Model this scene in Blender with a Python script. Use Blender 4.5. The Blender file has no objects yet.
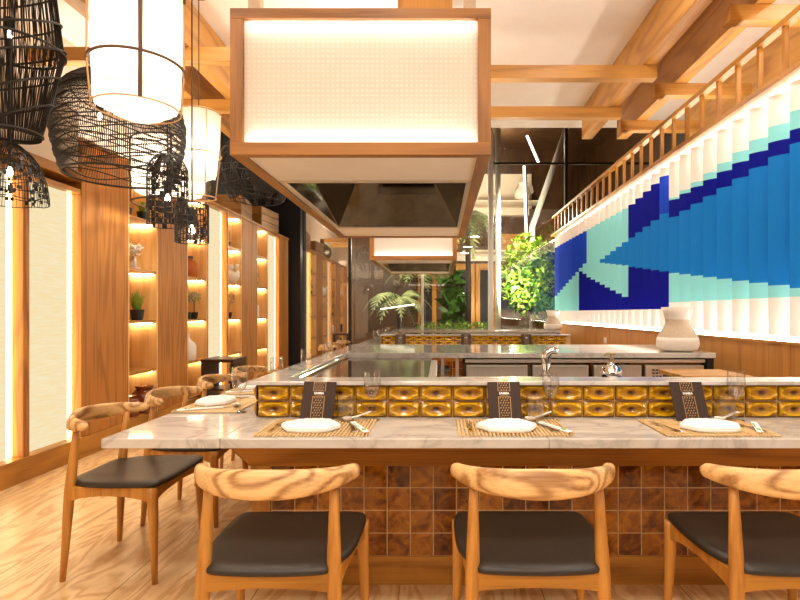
import bpy, bmesh, math, random
from mathutils import Vector, Matrix
PI = math.pi
SC = bpy.context.scene
COL = SC.collection
random.seed(7)

# ------------------------------------------------------------------ helpers
class MB:
    def __init__(s): s.bm = bmesh.new()
    def face(s, pts):
        return s.bm.faces.new([s.bm.verts.new(p) for p in pts])
    def box(s, x0, x1, y0, y1, z0, z1):
        v = [s.bm.verts.new((x, y, z)) for x in (x0, x1) for y in (y0, y1) for z in (z0, z1)]
        for f in ((0,1,3,2),(4,6,7,5),(0,4,5,1),(2,3,7,6),(0,2,6,4),(1,5,7,3)):
            s.bm.faces.new([v[i] for i in f])
        return s
    def rings(s, rings, cap=True, closed=True):
        vs = [[s.bm.verts.new(p) for p in r] for r in rings]
        n = len(vs[0])
        for a, b in zip(vs, vs[1:]):
            for i in range(n if closed else n-1):
                j = (i+1) % n
                s.bm.faces.new((a[i], a[j], b[j], b[i]))
        if cap and closed:
            s.bm.faces.new(vs[0][::-1]); s.bm.faces.new(vs[-1])
        return s
    def tube(s, pts, r, sides=8, closed=False, flat=1.0, cap=True):
        pts = [Vector(p) for p in pts]; n = len(pts)
        rr = r if isinstance(r, (list, tuple)) else [r]*n
        up = None; rings = []
        for i, p in enumerate(pts):
            if closed: t = pts[(i+1) % n]-pts[i-1]
            else: t = pts[min(i+1, n-1)]-pts[max(i-1, 0)]
            if t.length < 1e-9: t = Vector((0,0,1))
            t.normalize()
            if up is None:
                a = Vector((0,0,1)) if abs(t.z) < .9 else Vector((0,1,0))
                up = (a-t*a.dot(t)).normalized()
            else:
                up = up-t*up.dot(t)
                up = up.normalized() if up.length > 1e-6 else Vector((1,0,0))
            w = t.cross(up)
            rings.append([p+(up*math.cos(2*PI*k/sides)*flat+w*math.sin(2*PI*k/sides))*rr[i] for k in range(sides)])
        if closed:
            vs = [[s.bm.verts.new(q) for q in g] for g in rings]
            for i in range(n):
                a, b = vs[i], vs[(i+1) % n]
                for k in range(sides):
                    s.bm.faces.new((a[k], a[(k+1) % sides], b[(k+1) % sides], b[k]))
            return s
        return s.rings(rings, cap)
    def lathe(s, prof, c=(0,0,0), seg=24, cap=True):
        rings = [[(c[0]+r*math.cos(2*PI*k/seg), c[1]+r*math.sin(2*PI*k/seg), c[2]+z) for k in range(seg)] for r, z in prof]
        return s.rings(rings, cap)
    def cyl(s, c, r, h, seg=20):
        return s.lathe([(r,0),(r,h)], c, seg)
    def prism(s, poly, axis, a0, a1):
        def P(u, v, a):
            return (a,u,v) if axis == 0 else (u,a,v) if axis == 1 else (u,v,a)
        return s.rings([[P(u,v,a0) for u, v in poly],[P(u,v,a1) for u, v in poly]])
    def build(s, name, m, parent=None, smooth=False, bev=0, world=True, seg=2):
        bm = s.bm
        bmesh.ops.recalc_face_normals(bm, faces=bm.faces[:])
        off = Vector((0,0,0))
        if parent is not None and world:
            q = parent
            while q is not None: off += q.location; q = q.parent
            bmesh.ops.translate(bm, verts=bm.verts[:], vec=-off)
        me = bpy.data.meshes.new(name); bm.to_mesh(me); bm.free()
        if smooth:
            me.polygons.foreach_set('use_smooth', [True]*len(me.polygons))
        o = bpy.data.objects.new(name, me); COL.objects.link(o)
        me.materials.append(m)
        if parent is not None: o.parent = parent
        if bev:
            b = o.modifiers.new('bevel', 'BEVEL'); b.width = bev; b.segments = seg
            b.limit_method = 'ANGLE'; b.angle_limit = math.radians(40)
        if smooth == 'auto':
            try:
                me.set_sharp_from_angle(angle=math.radians(40))
            except Exception: pass
        return o

def tag(o, label=None, cat=None, group=None, kind=None):
    if label: o['label'] = label
    if cat: o['category'] = cat
    if group: o['group'] = group
    if kind: o['kind'] = kind
    return o
def thing(name, label, cat, loc=(0,0,0), rz=0, group=None):
    o = bpy.data.objects.new(name, None); COL.objects.link(o)
    o.location = loc; o.rotation_euler = (0,0,rz); o.empty_display_size = .1
    return tag(o, label, cat, group)
def struct(o): o['kind'] = 'structure'; return o
def copy_tree(o, loc=None, rz=None, label=None, group=None, parent=None):
    c = o.copy(); COL.objects.link(c)
    if parent is not None: c.parent = parent
    if loc is not None: c.location = loc
    if rz is not None: c.rotation_euler = (0,0,rz) if not isinstance(rz, tuple) else rz
    if label: c['label'] = label
    if group: c['group'] = group
    for ch in [k for k in KIDS.get(o.name, o.children)]:
        copy_tree(ch, parent=c)
    return c
KIDS = {}
def bx(name, m, x0, x1, y0, y1, z0, z1, parent=None, bev=0):
    return MB().box(x0,x1,y0,y1,z0,z1).build(name, m, parent, bev=bev)

# ------------------------------------------------------------------ materials
def srgb(r, g, b):
    f = lambda c: (c/255/12.92) if c/255 <= .04045 else ((c/255+.055)/1.055)**2.4
    return (f(r), f(g), f(b), 1)
class NT:
    def __init__(s, name):
        m = bpy.data.materials.new(name); m.use_nodes = True
        s.m = m; s.t = m.node_tree; s.t.nodes.clear()
        s.out = s.n('ShaderNodeOutputMaterial')
    def n(s, k, **kw):
        d = s.t.nodes.new(k)
        for a, b in kw.items():
            if a.startswith('i_'):
                key = a[2:].replace('_', ' ')
                d.inputs[key].default_value = b
            else: setattr(d, a, b)
        return d
    def l(s, a, b): s.t.links.new(a, b)
    def math(s, op, a, b=None, c=None):
        d = s.n('ShaderNodeMath', operation=op)
        for i, v in enumerate((a, b, c)):
            if v is None: continue
            if isinstance(v, (int, float)): d.inputs[i].default_value = v
            else: s.l(v, d.inputs[i])
        return d.outputs[0]
    def ramp(s, fac, stops):
        d = s.n('ShaderNodeValToRGB'); e = d.color_ramp.elements
        while len(e) < len(stops): e.new(.5)
        for i, (p, c) in enumerate(stops): e[i].position = p; e[i].color = c
        s.l(fac, d.inputs[0]); return d.outputs[0]
    def mix(s, fac, a, b, blend='MIX'):
        d = s.n('ShaderNodeMix', data_type='RGBA', blend_type=blend)
        for i, v in ((0, fac), (6, a), (7, b)):
            if isinstance(v, (int, float)): d.inputs[i].default_value = v
            elif isinstance(v, tuple): d.inputs[i].default_value = v
            else: s.l(v, d.inputs[i])
        return d.outputs[2]
    def coords(s, scale=(1,1,1), rnd=True, rot=(0,0,0)):
        tc = s.n('ShaderNodeTexCoord'); mp = s.n('ShaderNodeMapping')
        mp.inputs['Scale'].default_value = scale; mp.inputs['Rotation'].default_value = rot
        if rnd:
            oi = s.n('ShaderNodeObjectInfo')
            va = s.n('ShaderNodeVectorMath', operation='MULTIPLY_ADD')
            cb = s.n('ShaderNodeCombineXYZ')
            r = s.math('MULTIPLY', oi.outputs['Random'], 7.3)
            for i in range(3): s.l(r, cb.inputs[i])
            s.l(cb.outputs[0], va.inputs[0]); va.inputs[1].default_value = (1,1.7,.6)
            s.l(tc.outputs['Object'], va.inputs[2]); s.l(va.outputs[0], mp.inputs['Vector'])
        else: s.l(tc.outputs['Object'], mp.inputs['Vector'])
        return mp.outputs[0]
    def noise(s, vec, scale, detail=2, dist=0, rough=.5):
        d = s.n('ShaderNodeTexNoise')
        d.inputs['Scale'].default_value = scale; d.inputs['Detail'].default_value = detail
        d.inputs['Distortion'].default_value = dist; d.inputs['Roughness'].default_value = rough
        s.l(vec, d.inputs['Vector']); return d.outputs[0]
    def bsdf(s, col, rough=.5, metal=0, **kw):
        b = s.n('ShaderNodeBsdfPrincipled')
        for k, v in (('Base Color', col), ('Roughness', rough), ('Metallic', metal)):
            if isinstance(v, (int, float, tuple)): b.inputs[k].default_value = v
            else: s.l(v, b.inputs[k])
        for k, v in kw.items(): b.inputs[k.replace('_', ' ')].default_value = v
        return b
    def done(s, sh): s.l(sh, s.out.inputs[0]); return s.m
    def bump(s, b, h, strength=.3, dist=.01):
        d = s.n('ShaderNodeBump'); d.inputs['Strength'].default_value = strength
        d.inputs['Distance'].default_value = dist
        s.l(h, d.inputs['Height']); s.l(d.outputs[0], b.inputs['Normal'])

def plain(name, rgb, rough=.5, metal=0, **kw):
    t = NT(name); return t.done(t.bsdf(srgb(*rgb), rough, metal, **kw).outputs[0])
def speck(name, c1, c2, scale=40, rough=.6, bump=0, stretch=(1,1,1), metal=0):
    t = NT(name); v = t.coords(stretch); n = t.noise(v, scale, 3)
    b = t.bsdf(t.ramp(n, [(.3, srgb(*c1)), (.7, srgb(*c2))]), rough, metal)
    if bump: t.bump(b, n, bump, .003)
    return t.done(b.outputs[0])
def emit(name, rgb, strength):
    t = NT(name); e = t.n('ShaderNodeEmission'); e.inputs[0].default_value = srgb(*rgb); e.inputs[1].default_value = strength
    return t.done(e.outputs[0])
def wood(name, light, dark, axis=0, scale=2.2, rings=9, contrast=.6, rough=.42, along=.16):
    t = NT(name)
    sc = [1,1,1]; sc[axis] = along
    v = t.coords(tuple(sc))
    n = t.noise(v, scale, 2, .25)
    s = t.math('SINE', t.math('MULTIPLY', n, rings*6.283))
    s = t.math('MULTIPLY_ADD', s, .5, .5)
    s = t.math('POWER', s, 2.2)
    sc2 = [1,1,1]; sc2[axis] = .025
    f = t.noise(t.coords(tuple(sc2)), 130, 3)
    fac = t.math('ADD', t.math('MULTIPLY', s, contrast), t.math('MULTIPLY', t.math('SUBTRACT', f, .45), .9))
    c = t.ramp(fac, [(0, srgb(*light)), (.9, srgb(*dark))])
    b = t.bsdf(c, rough)
    t.bump(b, f, .12, .002)
    return t.done(b.outputs[0])
def glass(name, rgb=(255,255,255), rough=0, ior=1.45):
    t = NT(name)
    b = t.bsdf(srgb(*rgb), rough); b.inputs['Transmission Weight'].default_value = 1; b.inputs['IOR'].default_value = ior
    return t.done(b.outputs[0])

OAK_L, OAK_D = (203,146,76), (148,88,32)
M = {}
for ax, nm in enumerate('XYZ'):
    M['oak'+nm] = wood('oak_'+nm, (188,130,50), (128,78,22), ax, 2.2, 8, .5)
    M['pine'+nm] = wood('pine_'+nm, (208,152,76), (156,102,40), ax, 2.4, 7, .45)
    M['hoodoak'+nm] = wood('hood_oak_'+nm, (164,110,46), (112,68,20), ax, 3, 7, .5)
M['pilaster'] = wood('pilaster_oak', (182,120,46), (126,74,22), 2, 5, 9, .5, .6, along=.07)
M['nicheoak'] = wood('niche_oak', (238,196,128), (206,152,86), 2, 4, 6, .4, along=.07)
M['chairX'] = wood('ash_chair_back', (232,188,126), (146,96,46), 0, 4.2, 13, .7, .36, along=.30)
M['chairZ'] = wood('ash_chair_leg', (200,140,62), (148,90,32), 2, 9, 5, .4, .38, along=.06)
M['wainscot'] = wood('wainscot_oak', (198,136,64), (152,94,36), 2, 5, 6, .35, along=.05)

def leather():
    t = NT('black_leather'); v = t.coords((1,1,1)); n = t.noise(v, 260, 3)
    b = t.bsdf(srgb(42,35,27), .42); t.bump(b, n, .15, .001); return t.done(b.outputs[0])
M['leather'] = leather()
def marble():
    t = NT('white_marble'); v = t.coords((1,1.6,1), rnd=False, rot=(0,0,.5))
    n = t.noise(v, 2.2, 6, 1.3, .6)
    vein = t.math('ABSOLUTE', t.math('SUBTRACT', n, .5))
    c1 = t.ramp(vein, [(0, srgb(170,165,158)), (.03, srgb(196,191,183)), (.10, srgb(212,207,199))])
    n2 = t.noise(v, 5, 5, .6)
    c = t.mix(t.math('MULTIPLY', n2, .45), c1, srgb(196,189,181))
    b = t.bsdf(c, .08); b.inputs['Specular IOR Level'].default_value = .6
    return t.done(b.outputs[0])
M['marble'] = marble()
def brown_tile():
    t = NT('brown_zellige'); tc = t.n('ShaderNodeTexCoord'); sp = t.n('ShaderNodeSeparateXYZ'); t.l(tc.outputs['Object'], sp.inputs[0])
    fx = t.math('FLOOR', t.math('DIVIDE', t.math('ADD', sp.outputs[0], 1.976), .1032))
    fz = t.math('FLOOR', t.math('DIVIDE', t.math('SUBTRACT', sp.outputs[2], .127), .101))
    cb = t.n('ShaderNodeCombineXYZ'); t.l(fx, cb.inputs[0]); t.l(fz, cb.inputs[2])
    wn = t.n('ShaderNodeTexWhiteNoise'); t.l(cb.outputs[0], wn.inputs[0])
    n = t.noise(tc.outputs['Object'], 17, 5, 1.0, .62)
    f = t.math('ADD', t.math('MULTIPLY', wn.outputs[0], .34), t.math('MULTIPLY', t.math('SUBTRACT', n, .31), 1.55))
    c = t.ramp(f, [(.12, srgb(62,26,4)), (.42, srgb(122,66,10)), (.78, srgb(178,112,28))])
    b = t.bsdf(c, .14); t.bump(b, t.noise(tc.outputs['Object'], 14, 3), .5, .006)
    return t.done(b.outputs[0])
M['browntile'] = brown_tile()
M['grout'] = plain('grout', (206,172,122), .8)
def yellow_tile():
    t = NT('amber_relief_glaze'); tc = t.n('ShaderNodeTexCoord'); sp = t.n('ShaderNodeSeparateXYZ'); t.l(tc.outputs['Object'], sp.inputs[0])
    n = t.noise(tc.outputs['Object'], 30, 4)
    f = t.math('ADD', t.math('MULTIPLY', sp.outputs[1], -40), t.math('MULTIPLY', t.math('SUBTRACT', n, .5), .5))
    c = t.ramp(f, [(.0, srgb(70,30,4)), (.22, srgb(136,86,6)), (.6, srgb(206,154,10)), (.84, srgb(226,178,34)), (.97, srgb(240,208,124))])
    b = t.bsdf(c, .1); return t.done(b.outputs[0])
M['yellowtile'] = yellow_tile()
def floor_mat():
    t = NT('plywood_floor'); tc = t.n('ShaderNodeTexCoord')
    mp = t.n('ShaderNodeMapping'); mp.inputs['Scale'].default_value = (1.0,.26,1); mp.inputs['Rotation'].default_value = (0,0,-.95); t.l(tc.outputs['Object'], mp.inputs[0])
    n = t.noise(mp.outputs[0], 4.4, 3, .7)
    s = t.math('POWER', t.math('MULTIPLY_ADD', t.math('SINE', t.math('MULTIPLY', n, 50)), .5, .5), 1.8)
    f = t.noise(mp.outputs[0], 60, 3)
    sp = t.n('ShaderNodeSeparateXYZ'); t.l(tc.outputs['Object'], sp.inputs[0])
    fx = t.math('FRACT', t.math('DIVIDE', t.math('ADD', sp.outputs[0], 10.1), .62))
    seam = t.math('LESS_THAN', fx, .008)
    fac = t.math('ADD', t.math('MULTIPLY', s, .5), t.math('MULTIPLY', f, .4))
    c = t.ramp(fac, [(.1, srgb(238,204,152)), (.85, srgb(198,146,88))])
    c = t.mix(seam, c, srgb(150,106,62))
    b = t.bsdf(c, .3); return t.done(b.outputs[0])
M['floor'] = floor_mat()
M['white_paint'] = speck('ceiling_plaster', (236,226,214), (242,233,222), 3, .9)
M['cream'] = speck('cream_plaster', (232,216,192), (238,224,202), 3, .9)
M['darkwall'] = speck('dark_wall', (40,30,22), (58,44,32), 4, .7)
M['navywall'] = plain('navy_wall', (14,18,30), .6)
M['brownwall'] = wood('brown_cladding', (78,50,26), (46,28,14), 2, 3, 6, .5)
def steel(name, c, rough, stretch=(1,1,60)):
    t = NT(name); v = t.coords(stretch); n = t.noise(v, 8, 3)
    b = t.bsdf(t.ramp(n, [(.3, srgb(*c)), (.7, srgb(*[min(255,k+14) for k in c]))]), rough, .75); return t.done(b.outputs[0])
M['steel'] = steel('brushed_steel', (206,198,186), .38, (60,1,1))
M['mirror'] = plain('polished_steel', (170,164,156), .07, 1)
M['hoodsteel'] = plain('hood_steel', (118,106,88), .07, 1)
M['griddle'] = plain('griddle_steel', (150,146,140), .09, 1)
M['chrome'] = plain('chrome', (222,222,224), .06, 1)
M['black'] = plain('black_metal', (20,18,16), .45)
M['wicker'] = plain('black_rattan', (24,19,16), .5)
M['bronze'] = plain('brass_canopy', (150,124,84), .35, .8)
M['cord'] = plain('dark_cord', (44,34,26), .6)
M['cane'] = plain('pale_cane', (196,156,104), .5)
M['darkcane'] = plain('dark_cane', (84,56,36), .5)
M['white_ceramic'] = speck('matte_ceramic', (236,226,212), (242,234,222), 30, .55)
M['sand_ceramic'] = speck('raw_clay', (196,176,150), (206,188,164), 60, .8)
M['napkin'] = speck('white_napkin', (246,243,238), (252,250,247), 90, .8, .1)
M['mat'] = wood('bamboo_mat', (222,190,138), (188,148,94), 1, 20, 4, .4)
M['menu'] = speck('menu_board', (46,27,12), (52,32,16), 8, .75)
M['gold'] = plain('gold_print', (186,146,92), .4, .3)
M['paper'] = plain('white_print', (250,248,244), .6)
M['green_print'] = plain('green_print', (60,160,70), .5)
def thin_glass():
    t = NT('clear_glass'); fr = t.n('ShaderNodeFresnel'); ge = t.n('ShaderNodeNewGeometry'); t.l(t.math('MULTIPLY_ADD', ge.outputs['Backfacing'], 1/1.5-1.5, 1.5), fr.inputs[0])
    g = t.n('ShaderNodeBsdfGlossy'); g.inputs['Roughness'].default_value = .02
    tr = t.n('ShaderNodeBsdfTransparent'); tr.inputs[0].default_value = (.965,.965,.96,1)
    mx = t.n('ShaderNodeMixShader'); lw = t.n('ShaderNodeLayerWeight'); lw.inputs[0].default_value = .5; t.l(t.math('MINIMUM', t.math('MULTIPLY_ADD', t.math('POWER', lw.outputs['Facing'], 2.5), .55, t.math('MULTIPLY', fr.outputs[0], 1.3)), 1.0), mx.inputs[0])
    t.l(tr.outputs[0], mx.inputs[1]); t.l(g.outputs[0], mx.inputs[2]); return t.done(mx.outputs[0])
M['glass'] = thin_glass()
M['amber_glass'] = glass('amber_glass', (214,130,40), .03)
M['brown_jar'] = plain('brown_glazed_jar', (120,58,22), .15)
M['smoke_glass'] = glass('smoke_glass', (150,138,116), .02)
M['pot'] = plain('black_pot', (24,22,20), .5)
M['darkbox'] = wood('dark_walnut', (64,34,20), (34,18,10), 0, 4, 5, .4)
M['leafgreen'] = speck('leaf_green', (84,120,26), (150,176,52), 12, .5)
M['leafgrey'] = speck('leaf_grey_green', (88,100,72), (150,158,120), 14, .6)
M['leafdark'] = speck('leaf_dark', (24,64,18), (70,120,36), 6, .45)
M['leaffresh'] = speck('leaf_fresh', (70,130,24), (160,196,60), 5, .5)
M['palm'] = speck('palm_frond', (70,92,50), (176,186,130), 5, .5)
M['soil'] = speck('soil', (40,28,20), (62,46,34), 60, .9)
M['white_frame'] = plain('white_frame', (226,222,214), .4)
M['dark_frame'] = plain('dark_frame', (44,38,34), .4, .3)
M['plastic'] = plain('white_plastic', (236,232,224), .4)
def linen():
    t = NT('lit_linen_panel'); v = t.coords((1,.35,6), rnd=False); n = t.noise(v, 22, 4, .2)
    c = t.ramp(n, [(.3, srgb(255,226,168)), (.7, srgb(255,240,202))])
    e = t.n('ShaderNodeEmission'); t.l(c, e.inputs[0]); e.inputs[1].default_value = 1.0
    return t.done(e.outputs[0])
M['linen'] = linen()
M['led'] = emit('warm_led', (255,222,168), 9)
M['led_niche'] = emit('niche_led', (255,230,190), 44)
M['led_white'] = emit('cove_led', (255,247,236), 26)
M['led_hood'] = emit('hood_led', (255,251,244), 19)
M['led_cove'] = emit('lower_cove_led', (255,248,238), 40)
M['tube'] = emit('white_tube_light', (255,246,232), 6)
M['bulb'] = emit('bulb', (255,236,206), 14)
def cloth():
    t = NT('lantern_cloth'); d = t.n('ShaderNodeBsdfDiffuse'); d.inputs[0].default_value = srgb(246,238,228)
    r = t.n('ShaderNodeBsdfTranslucent'); r.inputs[0].default_value = srgb(252,240,224)
    mx = t.n('ShaderNodeMixShader'); mx.inputs[0].default_value = .6
    t.l(d.outputs[0], mx.inputs[1]); t.l(r.outputs[0], mx.inputs[2]); return t.done(mx.outputs[0])
M['cloth'] = cloth()
def frosted():
    t = NT('reeded_frosted_glass'); tc = t.n('ShaderNodeTexCoord'); sp = t.n('ShaderNodeSeparateXYZ'); t.l(tc.outputs['Object'], sp.inputs[0])
    k = 2*PI/.024
    a = t.math('MULTIPLY_ADD', t.math('SINE', t.math('MULTIPLY', sp.outputs[0], k)), .5, .5)
    b = t.math('MULTIPLY_ADD', t.math('SINE', t.math('MULTIPLY', sp.outputs[2], k)), .5, .5)
    h = t.math('MULTIPLY', a, b)
    c = t.ramp(h, [(.1, srgb(246,242,234)), (.8, srgb(255,254,251))])
    r = t.n('ShaderNodeBsdfTranslucent'); t.l(c, r.inputs[0])
    d = t.bsdf(c, .2); t.bump(d, h, .4, .004)
    mx = t.n('ShaderNodeMixShader'); mx.inputs[0].default_value = .78
    t.l(d.outputs[0], mx.inputs[1]); t.l(r.outputs[0], mx.inputs[2]); return t.done(mx.outputs[0])
M['frosted'] = frosted()
def winglass(fac=.065):
    t = NT('reflective_window_glass'); g = t.n('ShaderNodeBsdfGlossy'); g.inputs['Roughness'].default_value = 0
    g.inputs[0].default_value = (.95,.93,.9,1)
    tr = t.n('ShaderNodeBsdfTransparent'); tr.inputs[0].default_value = (.92,.9,.86,1)
    mx = t.n('ShaderNodeMixShader'); mx.inputs[0].default_value = fac
    t.l(tr.outputs[0], mx.inputs[1]); t.l(g.outputs[0], mx.inputs[2]); return t.done(mx.outputs[0])
M['winglass'] = winglass(); M['wallmirror'] = winglass(.5)
# mural bands: one painted enamel per colour
for nm, c in (('white',(246,243,238)),('aqua',(146,230,236)),('navy',(4,14,142)),('blue',(22,126,214)),('royal',(30,72,206))):
    M['mural_'+nm] = plain('mural_'+nm, c, .6, 0, Specular_IOR_Level=.12)

# ------------------------------------------------------------------ camera
F = 533.333
EYE = 1.21
cam = bpy.data.cameras.new('camera'); co = bpy.data.objects.new('camera', cam); COL.objects.link(co)
co.location = (0,0,EYE); co.rotation_euler = (PI/2,0,0)
cam.sensor_width = 36; cam.lens = 24; cam.shift_x = -40/800; cam.shift_y = 13/800; cam.clip_start = .05
SC.camera = co

# ------------------------------------------------------------------ room shell
XL, XR, YG = -3.0, 2.3, 10.85
struct(bx('floor', M['floor'], -4.2, 4.4, -9.0, 11.0, -.08, 0))
struct(bx('wall_unseen_screen', M['brownwall'], -5.5, 6.5, -9.2, -9.02, -.08, 4.7))  # unseen dark screen, added to keep the bright world out of the glass reflections
struct(bx('ceiling', M['white_paint'], -4.0, 4.4, -2.5, 7.6, 3.85, 3.95))
struct(bx('roof_light_block', M['brownwall'], -4.2, 4.6, 7.62, 17, 5.7, 5.8))  # added to block the bright world above the terrace
struct(bx('wall_left', M['darkwall'], -3.72, -3.62, 3.0, 10.8, 0, 2.9))
struct(bx('wall_left_upper', M['cream'], -3.74, -3.60, -2.5, 7.6, 2.9, 3.85))
struct(bx('wall_left_front', M['cream'], -3.36, -3.26, -2.5, 4.45, 0, 2.9))
struct(bx('wall_left_back', M['navywall'], -3.74, -3.60, 7.6, 17, 2.9, 5.7))
struct(bx('wall_right_outer', M['cream'], 4.3, 4.4, -2.5, 7.6, 0, 3.85))
struct(bx('wall_right_back', M['brownwall'], 4.3, 4.4, 7.6, 17, 0, 5.7))
# ceiling edge bulkhead
struct(bx('wall_bulkhead', M['brownwall'], -3.6, 4.3, 7.58, 7.64, 3.95, 5.7))
# right wall
struct(bx('wall_right', M['white_paint'], 2.46, 2.54, .4, 10.78, 0, 2.72))
wr = MB()
y = .4
while y < 10.7:
    y2 = min(y+.62, 10.76); wr.box(2.30, 2.455, y+.002, y2-.002, .1, 1.0); y = y2
struct(wr.build('trim_1', M['wainscot'], bev=.002))
struct(bx('trim_2', M['oakY'], 2.285, 2.33, .4, 10.77, 1.0, 1.02, bev=.002))
struct(bx('baseboard_right', M['oakY'], 2.285, 2.3, .4, 10.76, 0, .1))
struct(bx('baseboard_left', M['oakY'], XL-.355, XL+.02, -2.4, 10.53, .0, .17, bev=.003))
# navy end partition beyond the shelving
struct(bx('wall_partition', M['navywall'], -3.55, -2.78, 10.62, 10.78, 0, 3.6))
# end glass wall
wn = struct(thing('window_1', None, None, (0,YG,0)))
MB().box(-1.83,4.3,YG-.006,YG+.006,.08,5.7).build('window_pane', M['winglass'], wn)
MB().box(-3.6,-1.831,YG-.006,YG+.006,.08,5.7).build('mirrored_pane', M['wallmirror'], wn)
for x, w, m in ((1.03,.1,'white_frame'),(-.36,.05,'white_frame'),(-1.83,.06,'dark_frame'),(2.56,.06,'dark_frame')):
    MB().box(x-w/2,x+w/2,YG-.05,YG+.05,0,5.7).build('mullion', M[m], wn, bev=.004)
MB().box(-3.6,4.3,YG-.02,YG+.02,4.23,4.27).build('transom', M['dark_frame'], wn)
MB().box(-3.6,4.3,YG-.05,YG+.05,0,.08).build('window_sill', M['dark_frame'], wn)

# ------------------------------------------------------------------ left display wall
def yl(px): return F*3.0/(440-px)
lp_label = ['lit linen wall panel nearest, at the left edge of the picture', 'lit linen wall panel between the narrow oak post and first wide pilaster',
            'tall lit linen panel between the second and third shelf niches', 'narrow lit linen panel at the far end of the shelving']
def light_panel(y0, y1, ztop, label):
    t = thing('light_panel', label, 'wall light', (XL, (y0+y1)/2, .17), 0, 'lit linen wall panels')
    bx('diffuser', M['linen'], XL-.10, XL-.06, y0+.06, y1-.075, .175, ztop-.04, t)
    bx('light_strip', M['led'], XL-.11, XL-.075, y1-.075, y1-.003, .175, ztop-.04, t)
    bx('light_strip', M['led'], XL-.11, XL-.075, y0+.003, y0+.06, .175, ztop-.04, t)
    bx('backing', M['cream'], XL-.16, XL-.115, y0+.003, y1-.003, .172, ztop-.03, t)
    bx('top_rail', M['oakY'], XL-.16, XL+.0, y0+.002, y1-.002, ztop-.035, ztop, t)
TOP = 2.65
light_panel(2.98, 3.833, 2.24, lp_label[0]); light_panel(3.897, 4.453, 2.24, lp_label[1])
light_panel(6.90, 7.508, TOP, lp_label[2]); light_panel(9.305, 9.935, TOP, lp_label[3])
pil = [(3.837,3.893,2.3),(4.457,5.128,TOP),(5.674,6.324,TOP),(8.08,8.743,TOP),(9.94,10.53,TOP),(7.512,7.545,TOP),(6.885,6.897,TOP),(2.9,2.976,2.3)]
for i, (a, b, z) in enumerate(pil):
    struct(bx('trim_%d' % (i+3), M['pilaster'], XL-.35, XL+.005, a, b, .17, z, bev=.004))
struct(bx('trim_20', M['oakY'], XL-.34, XL+.02, -2.4, 4.45, 2.302, 2.38, bev=.004))
struct(bx('trim_21', M['oakY'], XL-.34, XL+.02, 4.457, 10.53, TOP+.002, TOP+.03, bev=.003))
struct(bx('wall_left_panel', M['cream'], XL-.34, XL-.02, -2.4, 4.45, 2.382, 2.9))
SH = [.17, .63, 1.135, 1.65, 2.165]
niche_label = ['oak shelf niche nearest, holding two leafy plants on its top shelf', 'oak shelf niche with an amber bottle, between two pilasters',
               'oak shelf niche with a white round vase, beside the tall lit panel', 'narrow oak shelf niche farthest along the left wall']
NI = [(5.13,5.672),(6.326,6.883),(7.547,8.078),(8.745,9.30)]
for (a, b), lb in zip(NI, niche_label):
    t = thing('display_niche', lb, 'shelving', (XL-.15,(a+b)/2,.17), 0, 'oak display niches')
    bx('back_panel', M['nicheoak'], XL-.34, XL-.32, a+.001, b-.001, .17, TOP, t)
    bx('side_panel', M['nicheoak'], XL-.32, XL, a+.001, a+.02, .17, TOP, t)
    bx('side_panel', M['nicheoak'], XL-.32, XL, b-.02, b-.001, .17, TOP, t)
    bx('top_panel', M['oakY'], XL-.32, XL, a+.02, b-.02, TOP-.03, TOP, t)
    bx('base_panel', M['oakY'], XL-.32, XL, a+.02, b-.02, .171, .19, t)
    for z in SH[1:]:
        s = bx('shelf', M['oakY'], XL-.32, XL-.005, a+.021, b-.021, z-.028, z, t, bev=.002)
        bx('light_strip', M['led_niche'], XL-.30, XL-.04, b-.055, b-.035, z-.036, z-.028, s)
    bx('light_strip', M['led_niche'], XL-.30, XL-.04, b-.055, b-.035, TOP-.038, TOP-.03, t)

# ------------------------------------------------------------------ beams and balustrade
beams = [
 ('X', -3.5, -1.4, 4.48, 3.33, 'oak cross beam under the ceiling left of the big hood, nearer one'),
 ('X', -3.5, -2.0, 5.58, 3.33, 'oak cross beam left of the big hood, farther and shorter one'),
 ('X', -.2, 1.96, 4.81, 3.33, 'long oak cross beam right of the big hood, upper of the two'),
 ('X', -.2, 1.97, 5.77, 3.33, 'long oak cross beam right of the big hood, lower of the two'),
 ('X', 2.10, 3.5, 3.86, 3.33, 'short oak cross beam at the top right corner of the picture'),
 ('X', 2.09, 3.04, 5.19, 3.33, 'short oak cross beam above the balustrade, second from the top right'),
 ('X', 2.10, 3.1, 6.19, 3.33, 'short oak cross beam above the balustrade, closest to the end glass'),
 ('Y', -2.24, -2.11, 0, 3.45, 'long oak ceiling beam running back just left of the big hood'),
 ('Y', -2.70, -2.575, 0, 3.45, 'long oak ceiling beam running back above the black pendants'),
 ('Y', 1.83, 1.96, 0, 3.45, 'long oak ceiling beam running back, first one right of the hood'),
 ('Y', 2.28, 2.41, 0, 3.45, 'long oak ceiling beam running back above the blue mural'),
 ('Y', 3.17, 3.30, 0, 3.45, 'oak ceiling beam seen behind the bars of the balustrade')]
for ax, a, b, d, z, lb in beams:
    if ax == 'X': o = bx('ceiling_beam', M['pineX'], a, b, d, d+.1, z, z+.118, bev=.004)
    else: o = bx('ceiling_beam', M['pineY'], a, b, -2.3, 6.88, z+.001, 3.848, bev=.004)
    tag(o, lb, 'beam', 'oak ceiling beams')
t = thing('balustrade', 'oak balustrade of thin upright bars running above the blue mural', 'balustrade', (2.30,5.6,2.73))
bx('bottom_rail', M['oakY'], 2.22, 2.55, .42, 10.70, 2.735, 2.775, t, bev=.003)
bx('top_rail', M['oakY'], 2.245, 2.315, .42, 10.70, 3.10, 3.14, t, bev=.003)
yb = .72
while yb < 10.7:
    bx('baluster', M['oakZ'], 2.265, 2.295, yb-.016, yb+.016, 2.775, 3.10, t); yb += .28

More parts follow.
